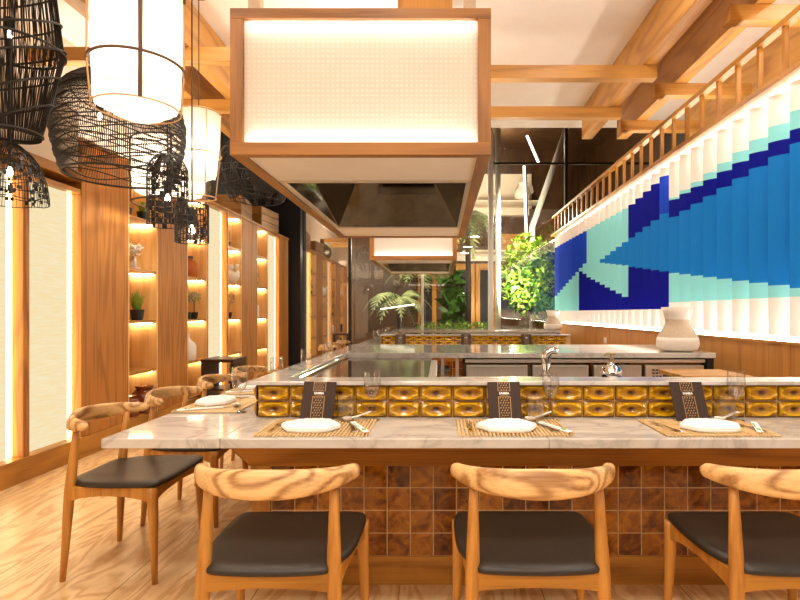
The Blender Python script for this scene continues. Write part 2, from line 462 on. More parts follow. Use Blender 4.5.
# ------------------------------------------------------------------ louvre mural
mu = thing('louvre_mural', 'blue, navy and aqua louvred wall mural lit from above and below', 'wall art', (2.36,5.6,1.05))
def bands(k):
    # list of (z_top, colour) from the top down
    L = lambda a, b, t: a+(b-a)*t
    if k <= 8:
        at = 2.51-.021*max(k,0)-.0; nt = 2.39-.0085*max(k,0); bt = 2.30-.0185*max(k,0); bb = 1.37+.029*k; ab = 1.315
        r = [(2.70,'white')]
        if at > nt: r.append((at,'aqua'))
        return r+[(nt,'navy'),(bt,'blue'),(bb,'aqua'),(ab,'white')]
    if k <= 13:
        i = k-9
        return [(2.70,'white'),(2.61-.026*i,'navy' if i > 0 else 'royal'),(2.225-.029*i,'blue'),(1.637+.031*i,'navy'),(1.25,'white')]
    if k <= 18:
        i = k-14
        return [(2.70,'white'),(2.5,'aqua'),(2.086-.029*i,'blue'),(1.80+.029*i,'aqua'),(1.41+.05*i,'navy'),(1.25,'white')]
    if k <= 21:
        i = k-14
        return [(2.70,'white'),(2.5,'aqua'),(1.41+.05*i,'navy'),(1.25,'white')]
    i = k-22
    r = [(2.70,'white'),(2.5,'royal'),(1.99-.049*i,'aqua')]
    if k <= 23: r.append((1.83+.055*i,'navy'))
    return r+[(1.25,'white')]
mnames = ['white','aqua','navy','blue','royal']
for k in range(-10, 32):
    y0 = 3.45+.2275*k
    bm = bmesh.new()
    bs = bands(max(k,0)) if k >= 0 else bands(0)
    zs = [b[0] for b in bs]+[1.06]
    ax_, ay_ = 2.262, y0; ex, ey = 2.452, y0-.169
    NS = 6; front, back = [], []
    dv = Vector((ex-ax_, ey-ay_, 0)); nv = Vector((dv.y,-dv.x,0)).normalized()
    if nv.x > 0: nv = -nv
    for q in range(NS+1):
        u = q/NS; p = Vector((ax_,ay_,0))+dv*u+nv*(.030*4*u*(1-u)*(1-.45*u))
        front.append(p); back.append(p-nv*.006)
    loop = front+back[::-1]; NL = len(loop)
    for (zt, cn), zb in zip(bs, zs[1:]):
        vs = [[bm.verts.new((p.x,p.y,z)) for p in loop] for z in (zb, zt)]
        mi = mnames.index(cn)
        for i in range(NL):
            f = bm.faces.new((vs[0][i],vs[0][(i+1)%NL],vs[1][(i+1)%NL],vs[1][i])); f.material_index = mi
            f.smooth = i % (NS+1) != NS
        f = bm.faces.new(vs[1]); f.material_index = mi
        f = bm.faces.new(vs[0][::-1]); f.material_index = mi
    bmesh.ops.recalc_face_normals(bm, faces=bm.faces[:])
    bmesh.ops.translate(bm, verts=bm.verts[:], vec=-Vector(mu.location))
    me = bpy.data.meshes.new('blade'); bm.to_mesh(me); bm.free(); me.set_sharp_from_angle(angle=math.radians(45))
    for n in mnames: me.materials.append(M['mural_'+n])
    o = bpy.data.objects.new('blade', me); COL.objects.link(o); o.parent = mu
bx('light_strip', M['led_white'], 2.34, 2.40, .9, 10.65, 2.712, 2.73, mu)
bx('light_strip', M['led_cove'], 2.335, 2.40, .9, 10.65, 1.005, 1.025, mu)

# ------------------------------------------------------------------ teppan counters
def relief_tiles(n, rows=2, pitch=.143, ph=.0725):
    # local: x along, z up, relief towards -y
    m = MB(); gx, gz = 32, 18
    for i in range(n):
        for r in range(rows):
            x0 = i*pitch+.0017; z0 = r*ph+.0017; w = pitch-.0034; h = ph-.0034
            g = []
            for a in range(gx+1):
                row = []
                for b in range(gz+1):
                    u = 2*a/gx-1; v = 2*b/gz-1; au, av = abs(u), abs(v)
                    lens = .82*(1-(au/.92)**2.5) if au < .92 else 0
                    if au < .92 and av <= lens:
                        q = max(av/max(lens,.05), (au/.92)**1.8*.95)
                        d = .008+.015*q**3
                        e = math.sqrt((u/.30)**2+(v/.36)**2)
                        if e < 1: d -= .008*(1-e*e)
                    else:
                        k = (av-lens)/max(1-lens,.05)
                        d = .022-.017*min(1,k*1.15)
                        d = min(d, .006+.022*abs(av-au*.98)*1.0+.004*(1-k))
                        if au > .9: d = min(d, .008+.016*(1-au)/.1)
                    edge = min((1-au)*1.9, 1-av)
                    d = min(d, .002+edge*.07)
                    row.append(m.bm.verts.new((x0+w*a/gx, -d, z0+h*b/gz)))
                g.append(row)
            for a in range(gx):
                for b in range(gz):
                    m.bm.faces.new((g[a][b],g[a+1][b],g[a+1][b+1],g[a][b+1]))
    return m
CY0, CY1, CX0, CX1 = 1.95, 5.05, -1.24, 1.83
def make_counter():
    t = thing('teppan_counter', 'white marble dining counter in front with brown tiled base and amber tiled upstand', 'counter', (-.84,2.38,0), 0, 'teppan dining counters')
    m = MB()
    xs = [CX0, -.805, .40, CX1]
    # front slabs, mitred block at the left corner, side slabs
    for a, b in zip(xs, xs[1:]): m.box(a+.0005, b-.0005, CY0, 2.37, .714, .75)
    m.box(CX0+.0005, -.80, 2.371, 3.7, .714, .75); m.box(CX0+.0005, -.80, 3.701, CY1, .714, .75)
    m.build('countertop', M['marble'], t, bev=.003)
    m = MB()
    for a, b in ((-.84,.26),(.261,CX1)): m.box(a, b, 2.32, 2.48, .895, .912)
    m.box(-.84, -.70, 2.481, 3.6, .895, .912); m.box(-.84,-.70,3.601,CY1,.895,.912)
    m.build('ledge', M['marble'], t, bev=.003)
    m = MB(); m.box(-.80, CX1, 2.352, 2.47, .75, .895); m.box(-.80,-.71,2.4705,CY1-.01,.75,.895)
    m.build('upstand_core', M['grout'], t)
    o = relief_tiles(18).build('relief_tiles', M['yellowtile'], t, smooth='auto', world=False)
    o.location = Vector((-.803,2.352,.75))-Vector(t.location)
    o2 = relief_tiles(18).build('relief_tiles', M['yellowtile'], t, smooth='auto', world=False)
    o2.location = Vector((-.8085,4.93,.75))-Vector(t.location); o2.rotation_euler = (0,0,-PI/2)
    # flared apron
    m = MB(); z0, z1, f = .531, .713, .12
    A = [(-.84,2.37),(CX1,2.37)]
    m.rings([[(-.84,2.365,z0),(CX1,2.365,z0),(CX1,2.365-f,z1),(-.84-f,2.365-f,z1)],[(-.82,2.45,z0),(CX1,2.45,z0),(CX1,2.45,z1),(-.82,2.45,z1)]])
    m.build('apron', M['oakX'], t)
    m = MB()
    m.rings([[(-.845,2.365,z0),(-.845,CY1-.05,z0),(-.845-f,CY1-.05,z1),(-.845-f,2.365-f,z1)],[(-.80,2.45,z0),(-.80,CY1-.05,z0),(-.80,CY1-.05,z1),(-.80,2.45,z1)]])
    m.build('apron', M['oakY'], t)
    bx('end_post', M['oakZ'], -.84, -.755, 2.37, 2.46, .127, .531, t, bev=.002)
    bx('base_core', M['grout'], -.754, CX1, 2.3815, 2.46, .127, .531, t)
    m = MB()
    i = 0; x = -.752
    while x < CX1-.02:
        for r in range(4):
            m.box(x+.0026, min(x+.1006, CX1), 2.379, 2.388, .127+r*.101+.0022, .127+(r+1)*.101-.0026)
        x += .1032
    m.build('tile_panel', M['browntile'], t, bev=.0015)
    bx('plinth', M['oakX'], -.84, CX1, 2.372, 2.46, 0, .127, t, bev=.002)
    bx('end_panel', M['oakY'], CX1+.0005, CX1+.02, 2.372, 2.47, 0, .713, t, bev=.002)
    bx('side_panel', M['oakY'], -.84, -.80, 2.461, CY1-.05, 0, .531, t)
    return t
counter = make_counter()

def make_worktop():
    t = thing('back_worktop', 'marble topped steel worktop with fridge drawers behind the front counter', 'worktop', (.8,4.02,0), 0, 'marble back worktops')
    m = MB(); m.box(-.72,.55,4.0,5.06,.872,.91); m.box(.551,2.07,4.0,5.06,.872,.91); m.build('marble_top', M['marble'], t, bev=.003)
    bx('cabinet_body', M['hoodsteel'], .17, 2.05, 4.06, 5.0, .1, .86, t)
    bx('top_rail', M['steel'], .19, 2.0, 4.02, 4.06, .835, .86, t, bev=.002)
    bx('end_panel', M['black'], 2.01, 2.06, 4.015, 5.0, .05, .87, t)
    for a, b in ((.2,.66),(.70,1.12),(1.16,1.52)):
        d = bx('drawer', M['steel'], a, b, 4.02, 4.055, .62, .815, t, bev=.003)
        bx('handle', M['steel'], a+.01, b-.01, 4.008, 4.02, .80, .813, d)
        bx('drawer', M['steel'], a, b, 4.02, 4.055, .30, .60, t, bev=.003)
    v = bx('vent_panel', M['steel'], 1.55, 1.99, 4.02, 4.055, .3, .815, t, bev=.003)
    m = MB()
    for i in range(9):
        for j in range(5): m.box(1.60+i*.026, 1.618+i*.026, 4.016, 4.021, .68+j*.024, .69+j*.024)
    m.build('vent_slots', M['black'], v)
    for x in (.02,.13,-.12): bx('leg', M['steel'], x-.012, x+.012, 4.03, 4.06, 0, .872, t)
    bx('leg', M['steel'], -.66, -.62, 4.03, 4.06, 0, .872, t)
    bx('undershelf', M['steel'], -.66, .16, 4.1, 4.9, .58, .60, t)
    bx('kick_plate', M['black'], .2, 2.0, 4.1, 4.14, 0, .1, t)
    return t
work = make_worktop()
# griddle and sink unit of the front station
g = thing('griddle', 'large polished steel teppan griddle inside the front counter', 'griddle', (-.35,3.2,0))
bx('hot_plate', M['griddle'], -.66, -.06, 2.62, 3.9, .862, .882, g, bev=.004)
bx('surround', M['steel'], -.695, -.02, 2.49, 3.97, .80, .86, g, bev=.003)
bx('cabinet', M['steel'], -.67, -.05, 2.55, 3.9, .05, .80, g)
m = MB(); m.tube([(-.69,2.6,.893),(-.69,3.9,.893)], .008); m.build('guard_rail', M['chrome'], g)
s = thing('sink_unit', 'steel sink bench just behind the amber tiled upstand', 'sink', (.7,2.6,0))
m = MB(); m.box(.0,1.25,2.49,2.53,.85,.88); m.box(.0,1.25,2.70,2.76,.85,.88); m.box(0,.55,2.53,2.70,.85,.88); m.box(.95,1.25,2.53,2.70,.85,.88)
m.build('bench_top', M['steel'], s)
m = MB(); m.box(.55,.95,2.53,2.70,.70,.71); m.box(.55,.56,2.53,2.70,.71,.85); m.box(.94,.95,2.53,2.70,.71,.85); m.box(.56,.94,2.53,2.54,.71,.85); m.box(.56,.94,2.69,2.70,.71,.85)
m.build('basin', M['mirror'], s)
bx('cabinet', M['steel'], .0, 1.25, 2.50, 2.74, .05, .69, s)
f = thing('faucet', 'curved chrome mixer tap behind the middle wine glass', 'faucet', (.545,2.735,.88))
m = MB(); m.lathe([(.03,0),(.03,.01),(.021,.016),(.021,.085),(.019,.09)], (.545,2.735,.88)); m.build('tap_body', M['chrome'], f, smooth='auto')
m = MB(); pts = [(.545,2.735,.95)]
for i in range(9):
    a = PI-i*PI*.72/8; pts.append((.578+.036*math.cos(a), 2.735-.01*i/8, .975+.04*math.sin(a)))
m.tube(pts, [.024,.025,.026,.026,.025,.024,.023,.021,.019,.017], 14); m.build('spout', M['chrome'], f, smooth='auto')
m = MB(); m.tube([(.545,2.735,.975),(.56,2.74,1.015),(.60,2.745,1.022)], [.012,.01,.006], 10); m.build('lever', M['chrome'], f, smooth=True)
f = thing('soap_dispenser', 'round steel soap dispenser with a pump top', 'soap dispenser', (.835,2.60,.88))
m = MB(); pr = [(.035,0)]+[(.052*math.cos(-.75+i*.2), .036+.044*math.sin(-.75+i*.2)) for i in range(1,11)]+[(.014,.082),(.014,.092)]
m.lathe(pr, (.835,2.60,.881)); m.build('bottle', M['chrome'], f, smooth=True)
m = MB(); m.cyl((.835,2.6,.973),.012,.016,14); m.cyl((.835,2.6,.989),.005,.02,10); m.tube([(.855,2.6,1.01),(.815,2.6,1.012),(.80,2.6,1.005)],.005); m.build('pump', M['bronze'], f, smooth='auto')
f = thing('chopping_trolley', 'small oak topped trolley beside the wainscot at right', 'trolley', (1.5,3.0,0))
bx('top', M['pineX'], 1.36, 1.74, 2.96, 3.32, .835, .86, f, bev=.003)
bx('tray', M['black'], 1.38, 1.72, 2.98, 3.30, .77, .834, f)
for x in (1.40,1.70):
    for yy in (3.0,3.28): bx('leg', M['black'], x-.015, x+.015, yy-.015, yy+.015, 0, .77, f)
def vase(loc, label):
    t = thing('vase', label, 'vase', loc, 0, 'two tone ceramic vases')
    low = [(.10,0),(.145,.015),(.158,.055),(.157,.085),(.150,.11)]
    mid = [(.150,.11),(.13,.15),(.098,.195),(.088,.22),(.092,.25)]
    top = [(.092,.25),(.105,.30),(.122,.345),(.116,.345),(.085,.26),(.075,.22),(.0001,.2)]
    MB().lathe(low, (0,0,0), 40).build('body', M['white_ceramic'], t, smooth=True, world=False)
    MB().lathe(mid, (0,0,0), 40, cap=False).build('shoulder', M['sand_ceramic'], t, smooth=True, world=False)
    MB().lathe(top, (0,0,0), 40, cap=False).build('neck', M['white_ceramic'], t, smooth=True, world=False)
    return t
vase((1.87,4.2,.911), 'large two tone ceramic vase on the nearer marble worktop')
vase((1.98,9.35,.911), 'two tone ceramic vase on the far worktop near the end glass')

# stuff under the back worktop / on the griddle
def crate(loc, label):
    t = thing('storage_box', label, 'box', loc, 0, 'pale boxes under the worktop')
    MB().box(-.10,.10,-.12,.12,0,.14).build('body', M['mat'], t, bev=.004, world=False)
    MB().box(-.105,.105,-.125,.125,.14,.165).build('lid', M['napkin'], t, bev=.003, world=False)
crate((-.28,4.4,.601), 'pale lidded box on the left under the back worktop'); crate((-.03,4.4,.601), 'pale lidded box on the right under the back worktop')

# ------------------------------------------------------------------ hoods
HX0, HX1, HY0, HY1, HZ0, HZ1 = -1.017, .247, 2.58, 5.44, 1.975, 2.686
def make_hood():
    t = thing('extraction_hood', 'big oak framed extraction hood with lit frosted glass, nearest', 'extractor hood', (-.385,2.58,1.975), 0, 'lit extraction hoods')
    w = .062
    for y0, y1, za, zb in ((HY0,HY0+.05,HZ1-w*.8,HZ1),(HY0,HY0+.05,HZ0,HZ0+w),(HY1-.05,HY1,HZ1-w,HZ1),(HY1-.05,HY1,HZ0,HZ0+w)):
        bx('cross_rail', M['hoodoakX'], HX0, HX1, y0, y1, za, zb, t, bev=.002)
    for x in (HX0, HX1-w):
        bx('upright', M['hoodoakZ'], x, x+w, HY0+.001, HY0+.051, HZ0+w, HZ1-w*.8, t, bev=.002)
        bx('upright', M['hoodoakZ'], x, x+w, HY1-.051, HY1-.001, HZ0+w, HZ1-w, t, bev=.002)
        bx('side_rail', M['hoodoakY'], x, x+w, HY0+.0505, HY1-.0505, HZ0, HZ0+w, t, bev=.002)
        bx('side_rail', M['hoodoakY'], x, x+w, HY0+.0505, HY1-.0505, HZ1-w, HZ1, t, bev=.002)
    for nm, y in (('glass_pane',HY0+.02),('glass_pane',HY1-.028)):
        bx(nm, M['frosted'], HX0+w+.001, HX1-w-.001, y, y+.006, HZ0+w+.001, HZ1-w*.8-.001, t)
    bx('side_pane', M['frosted'], HX0+.025, HX0+.031, HY0+.06, HY1-.06, HZ0+w+.001, HZ1-w-.001, t)
    bx('side_pane', M['frosted'], HX1-.031, HX1-.025, HY0+.06, HY1-.06, HZ0+w+.001, HZ1-w-.001, t)
    bx('inner_liner', M['white_paint'], HX0+.12, HX1-.12, HY0+.62, HY1-.62, HZ0+.40, HZ1-.05, t)
    bx('top_plate', M['white_paint'], HX0+.03, HX1-.03, HY0+.055, HY1-.055, HZ1-.03, HZ1-.008, t)
    for y in (HY0+.045, HY1-.065):
        bx('light_strip', M['led_hood'], HX0+.08, HX1-.08, y, y+.02, HZ1-.085, HZ1-.055, t)
        bx('light_strip', M['led_hood'], HX0+.08, HX1-.08, y, y+.02, HZ0+.055, HZ0+.095, t)
    # soffit plate with an opening, cream
    ox0, ox1, oy0, oy1 = -.91, .155, 3.16, 4.80
    m = MB(); z0, z1 = HZ0+.012, HZ0+.03
    for a in ((HX0+w,HX1-w,HY0+.05,oy0),(HX0+w,HX1-w,oy1,HY1-.05),(HX0+w,ox0,oy0,oy1),(ox1,HX1-w,oy0,oy1)): m.box(*a,z0,z1)
    m.build('soffit_plate', M['white_paint'], t)
    c = MB(); r = .02
    # canopy: sloping steel sides up to a filter plate
    lo = [(ox0,oy0,HZ0+.012),(ox1,oy0,HZ0+.012),(ox1,oy1,HZ0+.012),(ox0,oy1,HZ0+.012)]
    hi = [(ox0+.22,oy0+.3,HZ0+.38),(ox1-.22,oy0+.3,HZ0+.38),(ox1-.22,oy1-.3,HZ0+.38),(ox0+.22,oy1-.3,HZ0+.38)]
    c.rings([lo,hi], cap=False); c.face(hi)
    c.build('canopy', M['hoodsteel'], t)
    m = MB()
    for a in ((ox0-.03,ox1+.03,oy0-.03,oy0),(ox0-.03,ox1+.03,oy1,oy1+.03),(ox0-.03,ox0,oy0,oy1),(ox1,ox1+.03,oy0,oy1)): m.box(*a,HZ0+.004,HZ0+.0119)
    m.build('canopy_trim', M['steel'], t, bev=.002)
    for x in (-.55,-.2): 
        MB().cyl((x,4.0,HZ0+.365),.035,.014).build('spot_lamp', M['bulb'], t)
    for x in (HX0+.1, HX1-.1):
        for y in (HY0+.05, HY1-.1):
            bx('hanger', M['sand_ceramic'], x-.03, x+.03, y, y+.05, HZ1, 3.849, t)
    bx('duct', M['hoodoakZ'], -.27, .08, 3.4, 4.6, HZ1, 3.849, t)
    return t
hood = make_hood()
# second station, further back
DY = 5.12
copy_tree(counter, loc=Vector(counter.location)+Vector((0,DY,0)), label='second marble and amber tile counter, seen beyond the first worktop')
copy_tree(work, loc=Vector(work.location)+Vector((0,DY,0)), label='far marble worktop just before the end glass')
copy_tree(hood, loc=Vector(hood.location)+Vector((0,DY,0)), label='second lit hood, smaller in view, behind the big hood')

# ------------------------------------------------------------------ chairs
def make_chair():
    t = thing('dining_chair', 'x', 'chair', (0,0,0), 0, 'ash elbow chairs with black seats')
    # backrest: bowed plank, deep in the middle, thin turned-in tips
    rings = []; N = 30; am = math.radians(84)
    def arc(u):
        a = u*am
        return (.249*math.sin(a)/math.sin(am), -.085-.180*(math.cos(a)-math.cos(am))/(1-math.cos(am)))
    S = 14
    for i in range(N+1):
        u = -1+2*i/N
        x, y = arc(u); x2, y2 = arc(min(1,u+.01)); x1, y1 = arc(max(-1,u-.01))
        tn = Vector((x2-x1,y2-y1,0)).normalized(); nr = Vector((-tn.y,tn.x,0))
        au = abs(u)
        h = .044+.040*math.cos(min(1,au/.95)*PI/2)**1.1
        th = .026+.016*au**1.5
        top = .752-.026*au**1.5
        if au > .955:
            k = (au-.955)/.045; sh = math.sqrt(max(0,1-k*k*.75)); 
        else: sh = 1
        zc = top-h/2; ring = []
        tilt = .30*(1-au)
        for k in range(S):
            a = 2*PI*k/S; ca, sa = math.cos(a), math.sin(a)
            e = .75
            px_ = math.copysign(abs(ca)**e, ca)*th/2*sh; pz = math.copysign(abs(sa)**e, sa)*h/2*sh
            p = Vector((x,y,zc))+nr*(px_+pz*tilt)+Vector((0,0,pz))
            ring.append(p)
        rings.append(ring)
    MB().rings(rings).build('backrest', M['chairX'], t, smooth=True, world=False)
    for s in (-1,1):
        # rear leg, thick at the seat, runs up under the arm
        pts = [(s*.214,-.218,0),(s*.209,-.211,.12),(s*.203,-.203,.28),(s*.199,-.196,.40),(s*.197,-.188,.48),(s*.195,-.176,.60),(s*.194,-.166,.690)]
        MB().tube(pts, [.012,.0155,.020,.0225,.021,.0165,.013], 14).build('leg', M['chairZ'], t, smooth=True, world=False)
        pts = [(s*.240,.212,0),(s*.235,.206,.15),(s*.230,.200,.30),(s*.230,.196,.40),(s*.229,.195,.427)]
        MB().tube(pts, [.012,.016,.021,.0235,.0235], 14).build('leg', M['chairZ'], t, smooth=True, world=False)
    def rail(p, q, h0, h1, name):
        p, q = Vector(p), Vector(q); d = (q-p); n = Vector((-d.y,d.x,0)).normalized()*.011
        A, B = [], []
        m = MB(); rr = []
        for i in range(9):
            u = i/8; c = p+d*u; bot = h0-(h0-h1)*(math.sin(PI*u)**.6)
            zt = c.z
            rr.append([c+n, c-n, Vector((c.x-n.x,c.y-n.y,zt-bot)), Vector((c.x+n.x,c.y+n.y,zt-bot))])
        m.rings(rr); m.build(name, M['chairZ'] if abs(d.x) < .1 else M['oakX'], t, world=False, bev=.003)
    rail((-.2,-.198,.424),(.2,-.198,.424),.060,.046,'seat_rail')
    rail((-.230,.197,.428),(.230,.197,.428),.070,.040,'seat_rail')
    for s in (-1,1): rail((s*.2,-.195,.424),(s*.231,.195,.428),.070,.040,'seat_rail')
    # leather pad
    out = [(.178,-.222),(.186,-.205),(.192,-.165),(.215,-.14),(.238,-.09),(.245,0),(.247,.10),(.245,.18),(.234,.215),(.215,.228),(.12,.236),(0,.238)]
    prof = out+[(-x,y) for x, y in out[-2::-1]]+[(-.09,-.226),(0,-.228),(.09,-.226)]
    def ring(sc, z, yo=0):
        return [(x*sc, y*sc+yo, z-.012+.007*(x/.25)**2*(sc**2)+(.005*(y/.24)**2*sc*sc if y > 0 else 0)) for x, y in prof]
    m = MB()
    m.rings([ring(.96,.427),ring(1.0,.434),ring(1.012,.443),ring(.995,.452),ring(.95,.459),ring(.8,.4605),ring(.55,.458),ring(.32,.4565),ring(.16,.456)])
    o = m.build('seat', M['leather'], t, smooth=True, world=False)
    ss = o.modifiers.new('sub','SUBSURF'); ss.levels = 1; ss.render_levels = 1
    return t
chair = make_chair()
spots = [(-.52,1.815,0,'ash elbow chair in front, its back overlapping the left end of the tiled base','chairs along the front counter'),
 (.298,1.82,0,'ash elbow chair at the middle of the front counter, back seen straight on','chairs along the front counter'),
 (1.10,1.815,0,'ash elbow chair in front cut off by the right edge of the picture','chairs along the front counter'),
 (-1.485,2.62,-PI/2,'ash elbow chair in full side view at the left corner of the marble counter','chairs along the left arm'),
 (-1.475,3.25,-PI/2,'second ash elbow chair along the left arm, behind the corner one','chairs along the left arm'),
 (-1.485,3.94,-PI/2,'third ash elbow chair along the left arm, in front of the dark walnut box','chairs along the left arm'),
 (-1.48,4.58,-PI/2,'fourth ash elbow chair along the left arm, farthest of that row','chairs along the left arm'),
 (-1.48,7.74,-PI/2,'ash elbow chair at the second counter, nearest of its row','chairs of the second counter'),
 (-1.48,8.38,-PI/2,'ash elbow chair at the second counter, second of its row','chairs of the second counter'),
 (-1.48,9.04,-PI/2,'ash elbow chair at the second counter, third of its row','chairs of the second counter')]
for i, (x, y, r, lb, gr) in enumerate(spots):
    if i == 0:
        chair.location = (x,y,0); chair.rotation_euler = (0,0,r); chair['label'] = lb; chair['group'] = gr
    else: copy_tree(chair, (x,y,0), r, lb, gr)

# ------------------------------------------------------------------ table setting
def make_placemat():
    m = MB()
    n = 30
    for i in range(n):
        x = -.215+.43*i/n; m.tube([(x+.43/n/2,-.150,.0042),(x+.43/n/2,.150,.0042)], .0052, 8, flat=.8)
    for y in (-.12,-.04,.04,.12): m.tube([(-.215,y,.0086),(.215,y,.0086)], .0011, 5)
    return m.build('placemat', M['mat'])
def make_napkin():
    # folded cloth: a puffed hexagonal pad with turned tips and layered folds
    m = MB(); rings = []
    hexa = [(-.118,-.005),(-.075,-.078),(-.02,-.088),(.055,-.086),(.085,-.074),(.118,-.008),(.070,.070),(.03,.082),(-.04,.080),(-.072,.066)]
    P = []
    for i in range(len(hexa)):
        a, b = Vector(hexa[i]+(0,)), Vector(hexa[(i+1) % len(hexa)]+(0,))
        for k in range(4): P.append(a.lerp(b, k/4))
    for sc, z in ((.97,0),(1,.004),(1.0,.008),(.975,.009),(.99,.012),(.98,.016),(.95,.0195),(.88,.0235),(.62,.0265),(.35,.028),(.02,.0285)):
        rings.append([Vector((p.x*sc, p.y*sc, z*(1+.10*math.sin(9*p.x*20+3*sc)*(.3 if z > .02 else 0)))) for p in P])
    m.rings(rings)
    o = m.build('folded_napkin', M['napkin'], smooth='auto')
    return o
def make_fork():
    m = MB()
    m.rings([[(w, y, z+h) for w, h in ((-a,0),(a,0),(a,.002),(-a,.002))] for y, a, z in ((-.09,.006,.001),(-.06,.0065,.001),(0,.003,.003),(.03,.0035,.004),(.045,.011,.002),(.06,.012,.001))])
    for x in (-.0105,-.0035,.0035,.0105): m.tube([(x,.058,.002),(x,.085,.003),(x*.95,.105,.006)], [.0016,.0014,.0007], 6)
    return m.build('fork', M['chrome'], bev=.0006)
def make_knife():
    t = thing('knife', 'x', 'knife')
    MB().rings([[(w,y,z) for w, z in ((-a,.001),(a,.001),(a,.004),(-a,.004))] for y, a in ((-.10,.007),(-.05,.0075),(0,.006))]).build('handle', M['chrome'], t, bev=.001, world=False)
    MB().rings([[(-.006,y,.0015),(a,y,.0015),(a,y,.0025),(-.006,y,.0025)] for y, a in ((.001,.005),(.03,.009),(.08,.009),(.105,.002))]).build('blade', M['mirror'], t, world=False)
    return t
def make_packet():
    t = thing('chopstick_packet', 'x', 'packet')
    MB().box(-.011,.011,-.10,.10,.0,.006).build('sleeve', M['paper'], t, bev=.001, world=False)
    m = MB()
    for i in range(5):
        a = i*1.256; c = (.004*math.cos(a), -.058+.009*math.sin(a))
        m.rings([[(c[0]+.0045*math.cos(k*PI/4), c[1]+.008*math.sin(k*PI/4), z) for k in range(8)] for z in (.0061,.0066)])
    m.build('leaf_print', M['green_print'], t, world=False)
    MB().box(-.008,-.004,-.02,.07,.0061,.0064).build('printed_line', M['green_print'], t, world=False)
    for s in (-.005,.005): MB().tube([(s,-.12,.003),(s,-.099,.003)], .0024, 8).build('chopstick', M['matstick'], t, world=False)
    return t
M['matstick'] = M['cane']
def make_spoon():
    m = MB()
    pr = []
    # ladle bowl and rising handle
    m.lathe([(.004,.001),(.016,.003),(.022,.011),(.0225,.014),(.0205,.013),(.014,.006),(.0005,.004)], (0,0,0), 18)
    m.tube([(.018,0,.011),(.045,0,.016),(.08,0,.026),(.10,0,.031)], [.008,.007,.006,.005], 10, flat=.5)
    return m.build('ceramic_spoon', M['white_ceramic'], smooth='auto')
def make_menu():
    # stands leaning back: local x wide, z up, front towards -y
    t = thing('menu_card', 'x', 'menu')
    W, H = .140, .178
    MB().box(-W/2,W/2,0,.004,0,H).build('cover', M['menu'], t, bev=.0008, world=False)
    m = MB()
    def strip(z0, z1):
        w = .026
        m.box(-w,-w+.002,-.0008,-.0001,z0,z1); m.box(w-.002,w,-.0008,-.0001,z0,z1)
        nz = int(round((z1-z0)/.0105))
        for r in range(nz):
            for c in range(4):
                x = -.0165+.011*c+(.0 if r % 2 else .0055); z = z0+(r+.5)*(z1-z0)/nz
                if abs(x) > .020: continue
                a, b = .0026, .0030
                m.rings([[(x+a,y,z),(x,y,z+b),(x-a,y,z),(x,y,z-b)] for y in (-.0008,-.0001)])
                m.rings([[(x-.005,y,z-.0052),(x+.0002,y,z-.0002+.0006),(x+.0006,y,z),(x-.0044,y,z-.0056)] for y in (-.0007,-.0001)])
        m.box(-w,w,-.0008,-.0001,z1-.0012,z1); m.box(-w,w,-.0008,-.0001,z0,z0+.0012)
    strip(.136,H-.001); strip(.002,.112)
    m.build('gold_pattern', M['gold'], t, world=False)
    def text(s, size, z, name):
        cu = bpy.data.curves.new('t', 'FONT'); cu.body = s; cu.size = size; cu.align_x = 'CENTER'; cu.extrude = .0003; cu.offset = .0003
        ob = bpy.data.objects.new('t', cu); COL.objects.link(ob)
        bpy.context.view_layer.update()
        me = bpy.data.meshes.new_from_object(ob.evaluated_get(bpy.context.evaluated_depsgraph_get()))
        bpy.data.objects.remove(ob)
        me.transform(Matrix.Translation((0,-.0005,z)) @ Matrix.Rotation(PI/2,4,'X'))
        me.materials.clear(); me.materials.append(M['paper'])
        o = bpy.data.objects.new(name, me); COL.objects.link(o); o.parent = t
    text('SAMBA', .0135, .1215, 'lettering')
    MB().box(-.016,.016,-.0006,-.0001,.1165,.1178).build('small_print', M['gold'], t, world=False)
    return t
def make_wine():
    pr = [(.034,0),(.034,.0015),(.012,.004),(.0042,.012),(.0038,.085),(.006,.093),(.02,.103),(.031,.122),(.0365,.15),(.0365,.17),(.0335,.21),
          (.0325,.21),(.0355,.17),(.0355,.15),(.030,.123),(.019,.105),(.0005,.096)]
    return MB().lathe(pr, (0,0,0), 28).build('wine_glass', M['glass'], smooth='auto')
def make_tumbler():
    pr = [(.031,0),(.034,.003),(.0385,.06),(.0375,.112),(.0362,.112),(.0372,.06),(.032,.010),(.0005,.008)]
    return MB().lathe(pr, (0,0,0), 28).build('water_tumbler', M['glass'], smooth='auto')
protos = {'placemat': make_placemat(), 'napkin': make_napkin(), 'fork': make_fork(), 'knife': make_knife(), 'packet': make_packet(),
          'spoon': make_spoon(), 'menu': make_menu(), 'wine': make_wine(), 'tumbler': make_tumbler()}
cats = {'placemat':('placemat','bamboo placemats'),'napkin':('napkin','folded white napkins'),'fork':('fork','forks'),'knife':('knife','knives'),'packet':('packet','chopstick packets'),
        'spoon':('spoon','white spoons'),'menu':('menu','dark menu cards'),'wine':('wine glass','wine glasses'),'tumbler':('tumbler','water tumblers')}
used = set()
def put(kind, loc, rz, label):
    o = protos[kind]; c, gname = cats[kind]
    if kind in used: o = copy_tree(o, loc, rz, label, gname)
    else:
        used.add(kind); o.location = loc; o.rotation_euler = rz if isinstance(rz, tuple) else (0,0,rz); o['label'] = label; o['group'] = gname
    o['category'] = c
    return o
TZ = .7505
